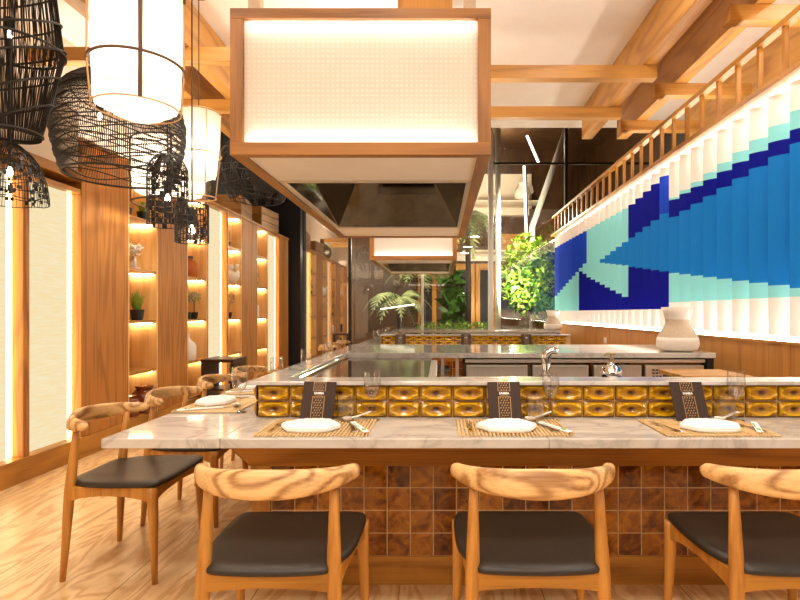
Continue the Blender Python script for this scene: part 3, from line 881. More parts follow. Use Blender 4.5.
def setting(ox, oy, rot, where, full=True, jog2=0, jog=0):
    c, s = math.cos(rot), math.sin(rot)
    def W(x, y, z=0): return (ox+x*c-y*s, oy+x*s+y*c, TZ+z)
    put('placemat', W(jog,0), rot+.0, 'slatted bamboo placemat '+where)
    put('napkin', W(-.022,-.035,.0098), rot, 'white folded napkin '+where)
    put('fork', W(-.165+jog,-.03,.0098), rot+(.25 if jog else 0), 'steel fork lying beside the napkin '+where)
    put('packet', W(.166,-.035,.0098), rot+.42*(1 if jog >= 0 else -1), 'white chopstick packet with green leaf print '+where)
    put('knife', W(.134,-.015,.0098), rot+.25, 'steel knife lying right of the napkin '+where)
    put('spoon', W(.095,.105,.0098), rot+.35, 'white ceramic spoon behind the napkin '+where)
    put('wine', W(.192,.158), rot, 'stemmed wine glass '+where)
    if full: put('tumbler', W(.082+max(0,jog2),.140), rot, 'straight clear tumbler standing behind the napkin '+where)
XS = [-.482,.282,1.075]
wh = ['at the left place of the front counter','at the middle place of the front counter','at the right place of the front counter']
for i, x in enumerate(XS): setting(x, 2.125, 0, wh[i], True, (0,.04,.055)[i], (-.0,.0,-.02)[i])
lean = math.radians(-26.5)
for i, (x, ry) in enumerate(((-.519,.012),(.275,-.006),(1.06,.0))):
    put('menu', (x, 2.227, TZ+(.0035,.003,.0025)[i]), (lean,ry,0), 'dark brown menu card with gold strip, leaning on the tiles '+('at the left place','at the middle place','at the right place')[i])
lw = ['at the corner place of the left arm','at the second place along the left arm','at the third place along the left arm','at the fourth place along the left arm']
for (x, y), w in zip(((-1.085,2.66),(-1.085,3.22),(-1.085,3.88),(-1.085,4.62)), lw): setting(x, y, -PI/2, w, False)
for y, w in ((7.60,'nearest glass'),(8.2,'second glass'),(8.8,'third glass'),(9.4,'fourth glass')):
    put('wine', (-.92,y,TZ), 0, 'wine glass on the left arm of the far counter, '+w)
for i, x in enumerate((-.55,.36,1.2)):
    put('menu', (x, 2.227+DY, TZ+.003), (lean,0,0), 'dark menu card on the far counter, '+('left','middle','right')[i]+' one of three')
for i, x in enumerate((-.16,.75,1.30)): put('tumbler', (x, 7.30, TZ), 0, 'clear tumbler on the far counter, '+('left','middle','right')[i]+' of three')

# ------------------------------------------------------------------ pendants
def interp(prof, z):
    for (r0,z0),(r1,z1) in zip(prof, prof[1:]):
        lo, hi = min(z0,z1), max(z0,z1)
        if lo <= z <= hi: return r0+(r1-r0)*((z-z0)/(z1-z0) if z1 != z0 else 0)
    return prof[0][0] if abs(z-prof[0][1]) < abs(z-prof[-1][1]) else prof[-1][0]
def ring_pts(prof, zf, n=48, off=0):
    pts = []
    zs = [p[1] for p in prof]
    for k in range(n):
        a = 2*PI*k/n; z = max(min(zs), min(max(zs), zf(a))); r = interp(prof, z)+off
        pts.append((r*math.cos(a), r*math.sin(a), z))
    return pts
def smooth_prof(prof, n=5):
    out = []
    for i in range(len(prof)-1):
        p0 = prof[max(i-1,0)]; p1 = prof[i]; p2 = prof[i+1]; p3 = prof[min(i+2,len(prof)-1)]
        for k in range(n):
            u = k/n
            out.append(tuple(.5*((2*p1[j])+(-p0[j]+p2[j])*u+(2*p0[j]-5*p1[j]+4*p2[j]-p3[j])*u*u+(-p0[j]+3*p1[j]-3*p2[j]+p3[j])*u**3) for j in (0,1)))
    return out+[prof[-1]]
def cord_and_bulb(t, ztop, zb, x=0, y=0, lz=None, canopy=True, bs=.5):
    base = t.location
    MB().tube([(x,y,zb+.06),(x,y,3.849-base.z)], .004, 6).build('cord', M['cord'], t, world=False)
    if canopy: MB().cyl((x,y,3.82-base.z),.06,.028).build('ceiling_rose', M['bronze'], t, world=False)
    MB().cyl((x,y,zb),.022,.07,12).build('lamp_holder', M['black'], t, world=False)
    MB().lathe([(.004*bs,-.10*bs),(.02*bs,-.095*bs),(.03*bs,-.07*bs),(.026*bs,-.035*bs),(.014*bs,0)], (x,y,zb), 14).build('bulb', M['bulb'], t, smooth=True, world=False)
GP = 'black woven pendant lamps'
# 1 big slatted lamp, top left
t = thing('pendant_lamp', 'large black slatted lamp at the top left corner, widest in the middle', 'pendant lamp', (-2.50,3.1,2.235), 0, GP)
prof = [(.145,0),(.15,.012),(.262,.50),(.265,.53),(.21,.98),(.09,1.02)]
m = MB()
for k in range(210):
    a = 2*PI*k/210; da = .16*math.sin(k*2.4)
    m.tube([(r*math.cos(a+da*z), r*math.sin(a+da*z), z) for r, z in [(.148,.0),(.205,.25),(.262,.515),(.21,.98),(.09,1.02)]], .0025, 3, cap=False)
m.build('slats', M['wicker'], t, world=False)
m = MB()
for zc, am in ((.02,0),(.14,.10),(.30,.11),(.47,.10),(.62,.11),(.80,.11),(.515,0),(.97,0)):
    m.tube(ring_pts(prof, lambda a: zc+am*math.sin(a+.4), 56, .003), .007 if am else .008, 6, closed=True)
m.build('hoops', M['wicker'], t, world=False)
cord_and_bulb(t, 0, .62)
MB().tube([(0,0,-.05),(0,0,.62)], .009, 8).build('stem', M['black'], t, world=False)
# 2 small dome under it
t = thing('pendant_lamp', 'small black net dome lamp hanging just below the big slatted one', 'pendant lamp', (-2.50,3.1,1.855), 0, GP)
dome = smooth_prof([(.188,0),(.183,.06),(.165,.16),(.12,.26),(.05,.33),(.02,.345)])
m = MB()
for k in range(72):
    a = 2*PI*k/72; m.tube([((r+.002*math.sin(k*3))*math.cos(a+.02*math.sin(7*z+k)), (r)*math.sin(a+.02*math.sin(7*z+k)), z) for r, z in dome[::2]+[dome[-1]]], .0018, 3, cap=False)
for z in (0,.05,.10,.15,.2,.25,.30): m.tube(ring_pts(dome, lambda a: z+.008*math.sin(5*a+z*40), 40), .0028, 5, closed=True)
for k in range(150):
    z = .01+.28*random.random(); a = 2*PI*random.random(); w = .08+.05*random.random(); r = interp(dome, z)+.001; r2 = interp(dome, z+.022)+.001
    m.face([(r*math.cos(a),r*math.sin(a),z),(r*math.cos(a+w),r*math.sin(a+w),z),(r2*math.cos(a+w),r2*math.sin(a+w),z+.022),(r2*math.cos(a),r2*math.sin(a),z+.022)])
m.build('net_shade', M['wicker'], t, world=False)
MB().tube([(0,0,.20),(0,0,.325)], .006, 6).build('cord', M['cord'], t, world=False)
MB().lathe([(.004,0),(.014,.01),(.016,.025),(.010,.045),(.006,.055)], (0,0,.15), 14).build('bulb', M['bulb'], t, smooth=True, world=False)
# 3 wide woven lamp
t = thing('pendant_lamp', 'wide black woven lamp with crossing bands, partly behind the white lantern', 'pendant lamp', (-2.30,3.84,2.19), 0, GP)
pw = smooth_prof([(.352,0),(.365,.02),(.41,.20),(.425,.34),(.41,.46),(.335,.62),(.20,.72),(.10,.75)])
m = MB()
for k in range(210):
    a = 2*PI*k/210; m.tube([(r*math.cos(a), r*math.sin(a), z) for r, z in pw[::3]+[pw[-1]]], .0023, 3, cap=False)
m.build('slats', M['wicker'], t, world=False)
m = MB()
for zc in (.07,.16,.25,.34,.43,.52,.61):
    for ph in (0,PI): m.tube(ring_pts(pw, lambda a: zc+.034*math.sin(3*a+ph), 66, .003), .0046, 5, closed=True)
m.tube(ring_pts(pw, lambda a: 0, 60), .008, 6, closed=True); m.tube(ring_pts(pw, lambda a: .745, 40), .006, 6, closed=True)
m.build('hoops', M['wicker'], t, world=False)
cord_and_bulb(t, 0, .46, -.15, .0)
# 4, 5 woven cylinders
def basket(loc, r, h, label, dome_top):
    t = thing('pendant_lamp', label, 'pendant lamp', loc, 0, GP)
    prof = [(r,0),(r,h*.7),(r*.9,h*.85),(r*.55,h*.97),(r*.1,h)] if dome_top else [(r,0),(r*.99,h)]
    prof = smooth_prof(prof, 4)
    m = MB(); n = 30
    for k in range(n):
        a = 2*PI*k/n; m.tube([(q*math.cos(a), q*math.sin(a), z) for q, z in prof], .0022, 4, cap=False)
    nz = int(h/.032)
    for i in range(nz+1):
        z = h*i/nz; m.tube(ring_pts(prof, lambda a: z+.004*math.sin(4*a+i), 40), .0026, 4, closed=True)
    rnd = random.Random(int(r*1e4))
    for i in range(nz):
        for k in range(n):
            if rnd.random() < .42:
                z0, z1 = h*i/nz+.003, h*(i+1)/nz-.004; r0, r1 = interp(prof, z0)+.002, interp(prof, z1)+.002
                a, b = 2*PI*k/n, 2*PI*(k+.5+rnd.random()*.8)/n
                m.face([(r0*math.cos(a),r0*math.sin(a),z0),(r0*math.cos(b),r0*math.sin(b),z0),(r1*math.cos(b),r1*math.sin(b),z1),(r1*math.cos(a),r1*math.sin(a),z1)])
    m.build('woven_shade', M['wicker'], t, world=False)
    cord_and_bulb(t, 0, h*.45)
basket((-1.634,3.2,1.73), .112, .43, 'black block-woven cylinder lamp with rounded top, below the wide woven lamp', True)
basket((-1.372,2.95,1.60), .086, .21, 'short black block-woven drum lamp, lowest of the hanging lamps', False)
# 6 bowl behind the hood
t = thing('pendant_lamp', 'black woven bowl lamp half hidden behind the hood corner', 'pendant lamp', (-2.06,6.0,2.47), 0, GP)
pb = smooth_prof([(.27,0),(.30,.03),(.40,.25),(.42,.42),(.30,.62),(.12,.70)])
m = MB()
for k in range(90):
    a = 2*PI*k/90; m.tube([(r*math.cos(a+.15*math.sin(z*9+k)), r*math.sin(a+.15*math.sin(z*9+k)), z) for r, z in pb[::2]], .0035, 3, cap=False)
for z in (0,.08,.16,.25,.34,.43,.52,.62): m.tube(ring_pts(pb, lambda a: z+.02*math.sin(3*a+z*30), 48), .005, 5, closed=True)
m.build('woven_shade', M['wicker'], t, world=False); cord_and_bulb(t, 0, .45)
# white lanterns
GL = 'white cloth lanterns'
def lantern(loc, r0, r1, h, label, band, frame, drop=0, seg=48, bot=.06):
    t = thing('cloth_lantern', label, 'pendant lamp', loc, 0, GL)
    m = MB(); rows = []
    rnd = random.Random(int(h*1000))
    ph = [rnd.random()*6 for _ in range(4)]
    for i in range(15):
        u = i/14; z = h*u; ring = []
        for k in range(96):
            a = 2*PI*k/96
            r = r0+(r1-r0)*u+.006*math.sin(9*a+ph[0])*math.sin(PI*u)+.004*math.sin(17*a+ph[1]+2*u)
            if u < .08: r *= .93+.07*(u/.08)
            ring.append((r*math.cos(a), r*math.sin(a), z+(.012*math.sin(3*a+ph[2]) if i == 0 else 0)))
        rows.append(ring)
    m.rings(rows, cap=False)
    m.build('cloth_shade', M['cloth'], t, smooth=True, world=False)
    rr = max(r0, r1)+.008; big = r0 > .15 and r0 < .25
    def hoop(z, rad, w): return MB().tube([(rad*math.cos(2*PI*k/48), rad*math.sin(2*PI*k/48), z) for k in range(48)], w, 6, closed=True)
    th = .008 if frame == 'darkcane' else .006
    hoop(h+.005, r1+.006, th).build('hoop', M[frame], t, world=False)
    hoop(h*.36, rr, th).build('hoop', M[frame], t, world=False)
    hoop(-drop, r0+.006, th*(.5 if big else 1)).build('hoop', M['cane' if big else frame], t, world=False)
    if big: hoop(h*.12, r0+.006, .002).build('hoop', M['cane'], t, world=False)
    for k in range(4):
        a = band+k*PI/2; f0 = not big or k == 0
        MB().tube([((r1+.006)*math.cos(a),(r1+.006)*math.sin(a),h+.005),(rr*math.cos(a),rr*math.sin(a),h*.36),((r0+.006)*math.cos(a),(r0+.006)*math.sin(a),-drop)], (.010 if f0 and frame == 'darkcane' else .004), 6).build('strut', M[frame if f0 else 'cane'], t, world=False)
    cord_and_bulb(t, 0, h*.6)
    l = bpy.data.lights.new('lantern_light', 'POINT'); l.energy = LAN*(r0/.23)**2; l.color = (1,.88,.72); l.shadow_soft_size = .06
    o = bpy.data.objects.new('lantern_light', l); COL.objects.link(o); o.location = (loc[0], loc[1], loc[2]+h*.42); 
    return t
LAN = 24
lantern((-1.475,2.6,2.20), .186, .200, .58, 'large white cloth lantern with dark bands, at the top in front', -1.0, 'darkcane', 0)
lantern((-1.99,4.4,2.32), .13, .165, .53, 'white tapered cloth lantern with a pale cane frame, next to the hood', -PI/2+.75, 'cane', .16)
lantern((-2.485,4.9,2.32), .30, .305, .44, 'white cloth lantern behind the black woven cylinders', .5, 'darkcane', .11)

# ------------------------------------------------------------------ shelf objects
rp = random.Random(3)
def pot(t, r, h):
    MB().lathe([(r*.75,0),(r,h),(r*.9,h),(r*.86,h*.88),(.001,h*.88)], (0,0,0), 20).build('pot', M['pot'], t, smooth='auto', world=False)
def grass_plant(loc, label, pr=.062, ph=.11, h=.28, n=90, mat='leafgreen', group=None, spread=.55):
    t = thing('potted_plant', label, 'plant', loc, 0, group); pot(t, pr, ph)
    m = MB()
    for k in range(n):
        a = rp.random()*2*PI; l = h*(.55+.45*rp.random()); s = spread*rp.random(); r0 = pr*.6*rp.random()
        d = Vector((math.cos(a),math.sin(a),0)); w = Vector((-d.y,d.x,0))*.0042
        p = [d*r0+Vector((0,0,ph*.85)), d*(r0+s*l*.25)+Vector((0,0,ph*.85+l*.55)), d*(r0+s*l*.8)+Vector((0,0,ph*.85+l*(.98-.3*s)))]
        m.face([p[0]-w,p[0]+w,p[1]+w,p[1]-w]); m.face([p[1]-w,p[1]+w,p[2]])
    m.build('foliage', M[mat], t, world=False)
def topiary(loc, label, h=.30, r=.085, group=None):
    t = thing('potted_plant', label, 'plant', loc, 0, group); pot(t, .05, .085)
    MB().tube([(0,0,.07),(.004,0,.13),(0,0,h-r)], .006, 6).build('stem', M['cord'], t, world=False)
    m = MB()
    for k in range(170):
        v = Vector((rp.gauss(0,1),rp.gauss(0,1),rp.gauss(0,1))).normalized()*r*(.35+.65*rp.random()**.5)
        c = v+Vector((0,0,h-r*.4)); a = Vector((rp.gauss(0,1),rp.gauss(0,1),rp.gauss(0,1))).normalized(); b = a.cross(v).normalized()
        m.face([c-a*.016, c+b*.006, c+a*.016, c-b*.006])
    m.build('foliage', M['leafgrey'], t, world=False)
XO = XL-.10
def ny(px, X=-3.1): return F*(-X)/(440-px)
G1 = 'small plants on the shelves'
grass_plant((XO-.02,5.30,SH[4]), 'bushy green plant in black pot on the top shelf of the nearest niche, left one', .06,.09,.16,120, group=G1, spread=1.0)
grass_plant((XO+.02,5.53,SH[4]), 'bushy green plant in black pot on the top shelf of the nearest niche, right one', .06,.09,.16,120, group=G1, spread=1.0)
grass_plant((XO,5.46,SH[2]), 'tall grassy plant in black pot, middle shelf of the nearest niche', .068,.11,.25,140, group=G1, spread=.7)
topiary((XO+.02,6.50,SH[2]), 'little ball topiary in black pot, left one beside the first pilaster gap', group=G1); topiary((XO,6.72,SH[2]), 'little ball topiary in black pot, right one of the pair', group=G1)
topiary((XO,7.82,SH[2]), 'ball topiary in black pot in the niche with the round white vase', .32,.10, group=G1)
grass_plant((XO,7.76,SH[4]), 'upright grass in black pot above the white round vase', .05,.08,.26,80, group=G1, spread=.4)
grass_plant((XO,7.74,.19), 'leafy plant in black pot on the floor shelf behind the third chair', .08,.12,.26,120,'leafgrey', group=G1, spread=.5)
grass_plant((XO,8.95,SH[4]), 'tiny green plant on the top shelf of the farthest niche', .05,.06,.12,90, group=G1, spread=.9)
topiary((XO,8.95,SH[3]), 'tiny topiary in the farthest niche', .22,.06, group=G1)
# white coral
t = thing('coral_ornament', 'white branching coral ornament on a shelf of the nearest niche', 'ornament', (XO,5.42,SH[3]))
m = MB(); m.cyl((0,0,0),.05,.02)
def branch(p, d, l, r, n):
    q = p+d*l; m.tube([p, p+d*l*.5+Vector((rp.gauss(0,.006),rp.gauss(0,.006),0)), q], [r, r*.8, r*.55], 6)
    if n:
        for _ in range(3):
            branch(q-d*l*.2*rp.random(), (d+Vector((rp.gauss(0,.45),rp.gauss(0,.45),rp.gauss(0,.3)))).normalized(), l*.72, r*.65, n-1)
for _ in range(4): branch(Vector((rp.gauss(0,.02),rp.gauss(0,.02),.015)), Vector((rp.gauss(0,.3),rp.gauss(0,.3),1)).normalized(), .11, .02, 3)
m.build('coral', M['white_ceramic'], t, smooth=True, world=False)
def bottle(name, label, cat, loc, prof, mat, lid=None, group=None):
    t = thing(name, label, cat, loc, 0, group)
    MB().lathe(prof, (0,0,0), 26).build('body', M[mat], t, smooth='auto', world=False)
    if lid: MB().lathe(lid[0], (0,0,0), 20).build('stopper', M[lid[1]], t, smooth='auto', world=False)
    return t
M['amber_jar'] = plain('amber_bottle', (176,92,24), .08)
bottle('glass_bottle', 'amber glass bottle with dark cap on a shelf of the second niche', 'bottle', (XO,6.60,SH[3]), [(.08,0),(.088,.01),(.088,.17),(.06,.205),(.035,.215),(.035,.23)], 'amber_jar', ([(.045,.231),(.045,.262)],'darkbox'))
bottle('bottle_vase', 'tall white bottle vase on a lower shelf of the second niche', 'vase', (XO,6.55,SH[1]), [(.085,0),(.10,.02),(.10,.17),(.085,.21),(.04,.245),(.028,.27),(.028,.33),(.036,.345),(.03,.345),(.02,.27),(.001,.26)], 'white_ceramic')
t = bottle('round_vase', 'round white vase with raised spout in the third niche', 'vase', (XO+.01,7.85,SH[3]), [(.06,0),(.10,.03),(.135,.10),(.13,.17),(.08,.225),(.045,.245),(.05,.27),(.04,.27),(.001,.24)], 'white_ceramic')
MB().tube([(.09,-.06,.17),(.13,-.10,.215),(.15,-.12,.26)], [.03,.024,.028], 12).build('spout', M['white_ceramic'], t, smooth=True, world=False)
bottle('storage_jar', 'brown glazed jar with wide neck on the bottom shelf of the nearest niche', 'jar', (XO+.04,5.52,.19), [(.10,0),(.115,.02),(.115,.19),(.09,.225),(.07,.23),(.085,.25),(.085,.27),(.06,.27),(.001,.24)], 'brown_jar', group='brown jars')
bottle('storage_jar', 'smaller brown glazed jar left of the wide necked one', 'jar', (XO+.03,5.27,.19), [(.08,0),(.09,.02),(.09,.15),(.07,.18),(.06,.185),(.07,.2),(.05,.2),(.001,.18)], 'brown_jar', group='brown jars')
t = thing('picture_frame', 'small dark picture frame leaning in the nearest niche', 'picture frame', (XO,5.22,SH[1]), -.5)
MB().box(-.09,.09,-.01,.01,0,.24).build('frame', M['black'], t, bev=.002, world=False); MB().box(-.07,.07,-.012,-.0101,.02,.22).build('picture', M['sand_ceramic'], t, world=False)
bottle('candle', 'pale pillar candle in the farthest niche', 'candle', (XO,8.98,SH[2]), [(.05,0),(.05,.2),(.045,.205),(.001,.2)], 'white_ceramic')
t = thing('walnut_box', 'dark walnut box stool standing on the floor before the second niche', 'stool', (-2.74,6.78,0))
MB().box(-.20,.20,-.24,.24,.60,.64).build('top', M['darkbox'], t, bev=.004, world=False)
for x in (-.18,.18): MB().box(x-.02,x+.02,-.22,.22,.0,.60).build('side_panel', M['darkbox'], t, bev=.003, world=False)
MB().box(-.16,.16,-.20,.20,.25,.27).build('shelf', M['darkbox'], t, world=False)
# objects on top of the shelving
ZT = TOP+.031
M['smoke_jar'] = plain('smoky_bottle', (92,80,56), .06)
bottle('demijohn', 'big smoky glass globe bottle on top of the shelving', 'bottle', (-3.26,6.95,ZT), [(.12,0),(.22,.06),(.27,.18),(.25,.30),(.15,.40),(.06,.45),(.045,.55),(.06,.57),(.04,.57),(.03,.46),(.001,.44)], 'smoke_jar')
def wcrate(loc, rz, dx, dy, dz, label):
    t = thing('wooden_crate', label, 'crate', loc, rz, 'crates on top of the shelving')
    for i in range(3):
        z0, z1 = dz*i/3+.004, dz*(i+1)/3-.004
        for s in (-1,1):
            MB().box(s*dx-.008,s*dx+.008,-dy,dy,z0,z1).build('slat', M['hoodoakY'], t, world=False)
            MB().box(-dx,dx,s*dy-.008,s*dy+.008,z0,z1).build('slat', M['hoodoakX'], t, world=False)
    for sx in (-1,1):
        for sy in (-1,1): MB().box(sx*(dx-.02)-.012,sx*(dx-.02)+.012,sy*(dy-.02)-.012,sy*(dy-.02)+.012,0,dz).build('corner_post', M['hoodoakZ'], t, world=False)
    MB().box(-dx+.01,dx-.01,-dy+.01,dy-.01,.006,.016).build('bottom', M['hoodoakX'], t, world=False)
wcrate((-3.2,8.3,ZT), .1, .18, .32, .30, 'wooden crate on top of the shelving, nearer one'); wcrate((-3.2,9.5,ZT), -.1, .18, .36, .36, 'wooden crate on top of the shelving, farther one')

# wall outlets on the wainscot
t = thing('wall_socket', 'small white double socket on the oak wainscot', 'socket', (2.297,7.4,.83))
MB().box(2.288,2.2995,7.34,7.46,.79,.87).build('face_plate', M['plastic'], t, bev=.002)
for y in (7.37,7.43): MB().box(2.286,2.288,y-.018,y+.018,.812,.848).build('socket', M['white_ceramic'], t, bev=.001)
# ------------------------------------------------------------------ beyond the glass
struct(bx('terrace_floor', M['soil'], -4.2, 4.6, 11.02, 17, -.08, 0))
YB = 14.6
def bpx(px, y): return (px-440)*y/F
struct(bx('wall_back', M['brownwall'], -4.2, 4.6, YB, YB+.1, 0, 5.7))
struct(bx('trim_22', M['white_paint'], -1.0, 3.4, YB-.12, YB-.002, 2.62, 2.86))
struct(bx('trim_23', M['cream'], .6, 2.4, YB-.25, YB-.002, 3.84, 4.05, bev=.004))
struct(bx('wall_back_plaster', M['cream'], .9, 2.5, YB-.06, YB-.002, 4.06, 5.0))
def timber_door(x0, x1, label):
    t = thing('timber_door', label, 'door', ((x0+x1)/2,YB-.1,0), 0, 'timber doors across the terrace')
    w = .12
    for a in (x0, x1-w): bx('stile', M['oakZ'], a, a+w, YB-.10, YB-.02, 0, 2.55, t)
    bx('head_rail', M['oakX'], x0+w, x1-w, YB-.10, YB-.02, 2.38, 2.55, t); bx('bottom_rail', M['oakX'], x0+w, x1-w, YB-.10, YB-.02, 0, .3, t)
    bx('dark_pane', M['navywall'], x0+w, x1-w, YB-.07, YB-.05, .3, 2.38, t)
timber_door(.36,.95,'timber framed dark door beyond the glass, left leaf'); timber_door(.97,1.5,'timber framed dark door beyond the glass, right leaf')
timber_door(-.6,-.1,'timber framed dark door beyond the glass, seen under the far hood')
def jug(loc, s, label):
    t = thing('white_jug', label, 'jug', loc)
    MB().lathe([(r*s,z*s) for r, z in ((.10,0),(.16,.05),(.19,.16),(.16,.28),(.09,.34),(.08,.40),(.11,.44),(.1,.44),(.07,.40),(.001,.36))], (0,0,0), 26).build('body', M['white_ceramic'], t, smooth=True, world=False)
    MB().tube([(.10*s,0,.40*s),(.22*s,0,.36*s),(.24*s,0,.24*s),(.17*s,0,.16*s)], .022*s, 8).build('handle', M['white_ceramic'], t, smooth=True, world=False)
jug((bpx(521,14.4),YB-.45,4.15),1.15,'white pottery jug on the upper ledge across the terrace')
struct(bx('trim_24', M['cream'], .9, 2.7, YB-.7, YB-.06, 4.12, 4.149))
t = thing('wooden_chest', 'small orange wood chest on the ledge beyond the glass', 'chest', (bpx(512,14.4),YB-.35,2.87))
MB().box(-.42,.42,-.2,.2,0,.36).build('body', M['oakX'], t, bev=.006, world=False); MB().box(-.45,.45,-.22,.22,.36,.42).build('lid', M['oakX'], t, bev=.006, world=False)
struct(bx('trim_25', M['cream'], .6, 3.0, YB-.6, YB-.12, 2.82, 2.868))
# light tubes and posts outside
def tube_light(p, q, r, label, mat='tube'):
    t = thing('tube_light', label, 'tube light', p, 0, 'tube lights beyond the glass')
    MB().tube([p, q], r, 10).build('tube', M[mat], t); 
    MB().tube([Vector(p)+Vector((r*1.4,.03,0)), Vector(q)+Vector((r*1.4,.03,0))], r*.8, 8).build('backing_rail', M['dark_frame'], t)
tube_light((2.14,13.2,3.0),(2.08,13.2,4.85), .03, 'upright white tube light beyond the glass, left of the balustrade end')
tube_light((2.45,13.2,4.9),(2.15,13.2,5.6), .03, 'slanting white tube light high beyond the glass')
tube_light((-1.24,11.1,1.29),(-.53,11.1,1.39), .012, 'thin white tube light low among the palms at left')
for i, (p, q) in enumerate((((2.19,12.66,3.25),(3.01,12.66,5.6)),((1.26,11.6,0),(1.26,11.6,5.6)))):
    t = thing('steel_post', ('slanting white steel post beyond the glass','upright white post just right of the wide mullion')[i], 'post', p)
    MB().tube(([(p[0],p[1],0)] if i == 0 else [])+[p,q], .07 if i == 0 else .06, 12).build('shaft', M['white_frame'], t, smooth=True); bx('foot', M['dark_frame'], p[0]-.1,p[0]+.1,p[1]-.1,p[1]+.1,.0,.02,t)
def leafy(loc, h, r, label, mat, n=900, ls=.07, cat='bush', group=None, flat=1):
    t = thing('leafy_bush', label, cat, loc, 0, group); m = MB()
    rr = random.Random(int(h*997+r*131+loc[0]*77))
    for k in range(n):
        v = Vector((rr.gauss(0,1),rr.gauss(0,1),rr.gauss(0,1))).normalized()*(.25+.75*rr.random()**.6)
        c = Vector((v.x*r, v.y*r*flat, h*.55+v.z*h*.48)); a = Vector((rr.gauss(0,1),rr.gauss(0,1),rr.gauss(0,.7))).normalized(); b = a.cross(Vector((rr.gauss(0,1),rr.gauss(0,1),1))).normalized()
        l = ls*(.6+.8*rr.random()); m.face([c-a*l, c+b*l*.38, c+a*l, c-b*l*.38])
    m.build('foliage', M[mat], t, world=False)
    m = MB()
    for k in range(6): m.tube([(0,0,0),(r*.3*math.cos(k),r*.3*flat*math.sin(k),h*.4),(r*.6*math.cos(k*1.7),r*.6*flat*math.sin(k*1.7),h*.75)], [.025,.018,.008], 6)
    m.build('branches', M['cord'], t, world=False)
def palm(loc, h, n, L, label, mat='palm', group='palms beyond the glass', droop=1.0, trunk=True):
    t = thing('palm', label, 'palm', loc, 0, group); m = MB()
    rr = random.Random(int(loc[0]*100+h*31))
    for k in range(n):
        a = 2*PI*k/n+rr.gauss(0,.2); d = Vector((math.cos(a),math.sin(a),0)); w = Vector((-d.y,d.x,0)); up = .5+.5*rr.random(); l = L*(.75+.4*rr.random())
        prev = None
        for i in range(15):
            u = i/14; p = d*l*u*(.9)+Vector((0,0,h+l*(up*u-droop*u*u*1.0)))
            if prev is not None:
                m.tube([prev,p], .006, 3, cap=False)
                lf = l*.32*math.sin(PI*min(1,u*.9+.1))
                for s in (-1,1):
                    q = p+w*s*lf*.8+d*lf*.45-Vector((0,0,lf*.35)); m.face([prev, p, q])
            prev = p
    m.build('fronds', M[mat], t, world=False)
    if trunk: MB().tube([(0,0,0),(.02,0,h*.5),(0,0,h)], [.09,.07,.06], 10).build('trunk', M['cord'], t, smooth=True, world=False)
leafy((1.95,11.9,.95), 2.0, .62, 'big fresh green bush lit up beyond the glass beside the mural end', 'leaffresh', 1500, .075)
leafy((2.75,13.6,.0), 3.4, .6, 'tall dark green bush behind the fresh green one', 'leafdark', 900, .09)
palm((.66,12.75,0), 3.45, 16, .95, 'drooping palm above the timber doors', 'palm', droop=1.5)
palm((-.95,12.2,0), 1.5, 14, 1.0, 'pale palm low behind the far counter, left', 'palm', droop=1.1)
palm((-.45,13.6,0), 2.2, 13, 1.1, 'pale palm behind the other one, beside the far hood', 'palm', droop=1.1)
leafy((.28,12.2,0), 2.25, .28, 'broad leaved dark plant under the far hood corner', 'leafdark', 160, .22)
t = thing('planter_box', 'long planter of low green leaves below the end glass', 'planter', (.3,11.4,0))
bx('trough', M['brownwall'], -.5, 1.0, 11.25, 11.55, 0, .75, t)
m = MB()
for k in range(420):
    c = Vector((-.5+1.5*rp.random(), 11.25+.3*rp.random(), .75+.25*rp.random())); a = Vector((rp.gauss(0,1),rp.gauss(0,1),rp.gauss(0,1))).normalized()*.06; b = a.cross(Vector((rp.random(),rp.random(),1))).normalized()*.022
    m.face([c-a,c+b,c+a,c-b])
m.build('foliage', M['leaffresh'], t)

# ------------------------------------------------------------------ lights
def area(name, loc, size, e, color=(1,.86,.68), rot=(0,0,0), sy=None, spread=None):
    l = bpy.data.lights.new(name, 'AREA'); l.energy = e; l.color = color; l.size = size
    if sy: l.shape = 'RECTANGLE'; l.size_y = sy
    else: l.shape = 'DISK'
    if spread: l.spread = spread
    o = bpy.data.objects.new(name, l); COL.objects.link(o); o.location = loc; o.rotation_euler = rot
    o.visible_camera = True
    return o
def spot(loc, e, ang=70, blend=.6, r=.06, tgt=None, color=(1,.86,.68)):
    l = bpy.data.lights.new('spot', 'SPOT'); l.energy = e; l.color = color; l.spot_size = math.radians(ang); l.spot_blend = blend; l.shadow_soft_size = r
    o = bpy.data.objects.new('unseen_downlight', l); COL.objects.link(o); o.location = loc
    if tgt: o.rotation_euler = (Vector(tgt)-Vector(loc)).to_track_quat('-Z','Y').to_euler()
WARM = (1,.92,.81)
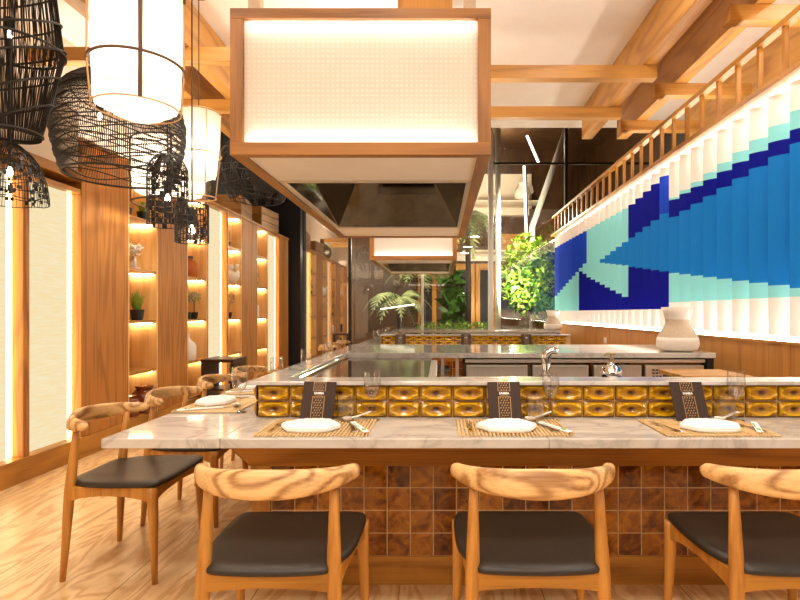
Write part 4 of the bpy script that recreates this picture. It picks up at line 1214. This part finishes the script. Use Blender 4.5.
for x in (-1.9,-.4,1.1):  # added room fill from ceiling height, out of view and without fixtures
    for y in (-1.6,.6): area('unseen_downlight', (x,y,3.83), .35, 26, WARM)
for x, y, e in ((-1.8,3.6,26),(1.2,3.4,26),(3.0,3.0,20)): area('unseen_downlight', (x,y,3.83), .3, e, WARM)
for x, y, e in ((-.9,6.4,30),(.2,6.4,30)): area('unseen_downlight', (x,y,3.83), .3, e, WARM)  # more added fill, kept out of sight behind the hood
for x in (-.7,.5,1.6): spot((x,1.2,3.8), 45, 60, .6, .05, (x*.8,2.3,.7), WARM)
# added fills, hidden on hood, shelving and balustrade wall, to brighten the ceiling
UP = (PI,0,0)
area('hood_ceiling_fill', (-.385,4.0,2.70), 1.0, 60, WARM, UP, 2.4)
area('shelf_ceiling_fill', (-3.3,5.6,2.70), .12, 40, WARM, UP, 3.6)
area('wall_ceiling_fill', (2.52,4.0,2.80), .06, 45, WARM, UP, 6.4)
# added point fills that brighten the terrace, without fixtures
for x, y, z, e in ((1.5,11.3,3.2,260),(1.55,11.3,1.7,140),(-1.2,11.5,2.6,150),(-2.6,12.2,2.6,120),(.4,12.6,3.5,230),(.7,13.6,1.4,60),(1.6,13.2,5.3,40),(3.2,12.2,3.0,60)):
    l = bpy.data.lights.new('terrace_fill', 'POINT'); l.energy = e; l.color = (1,.91,.72); l.shadow_soft_size = .05
    o = bpy.data.objects.new('terrace_fill', l); COL.objects.link(o); o.location = (x,y,z)
w = bpy.data.worlds.new('world'); SC.world = w; w.use_nodes = True
bgn = w.node_tree.nodes['Background']; bgn.inputs[0].default_value = (1,.94,.86,1); bgn.inputs[1].default_value = 2.1

SC.view_settings.view_transform = 'Standard'; SC.view_settings.look = 'None'; SC.view_settings.gamma = 1
SC.view_settings.exposure = -.08; SC.view_settings.use_curve_mapping = False
SC.cycles.use_denoising = True
SC.cycles.max_bounces = 10; SC.cycles.transparent_max_bounces = 16
SC.cycles.sample_clamp_indirect = 6
SC.cycles.caustics_reflective = False; SC.cycles.caustics_refractive = False
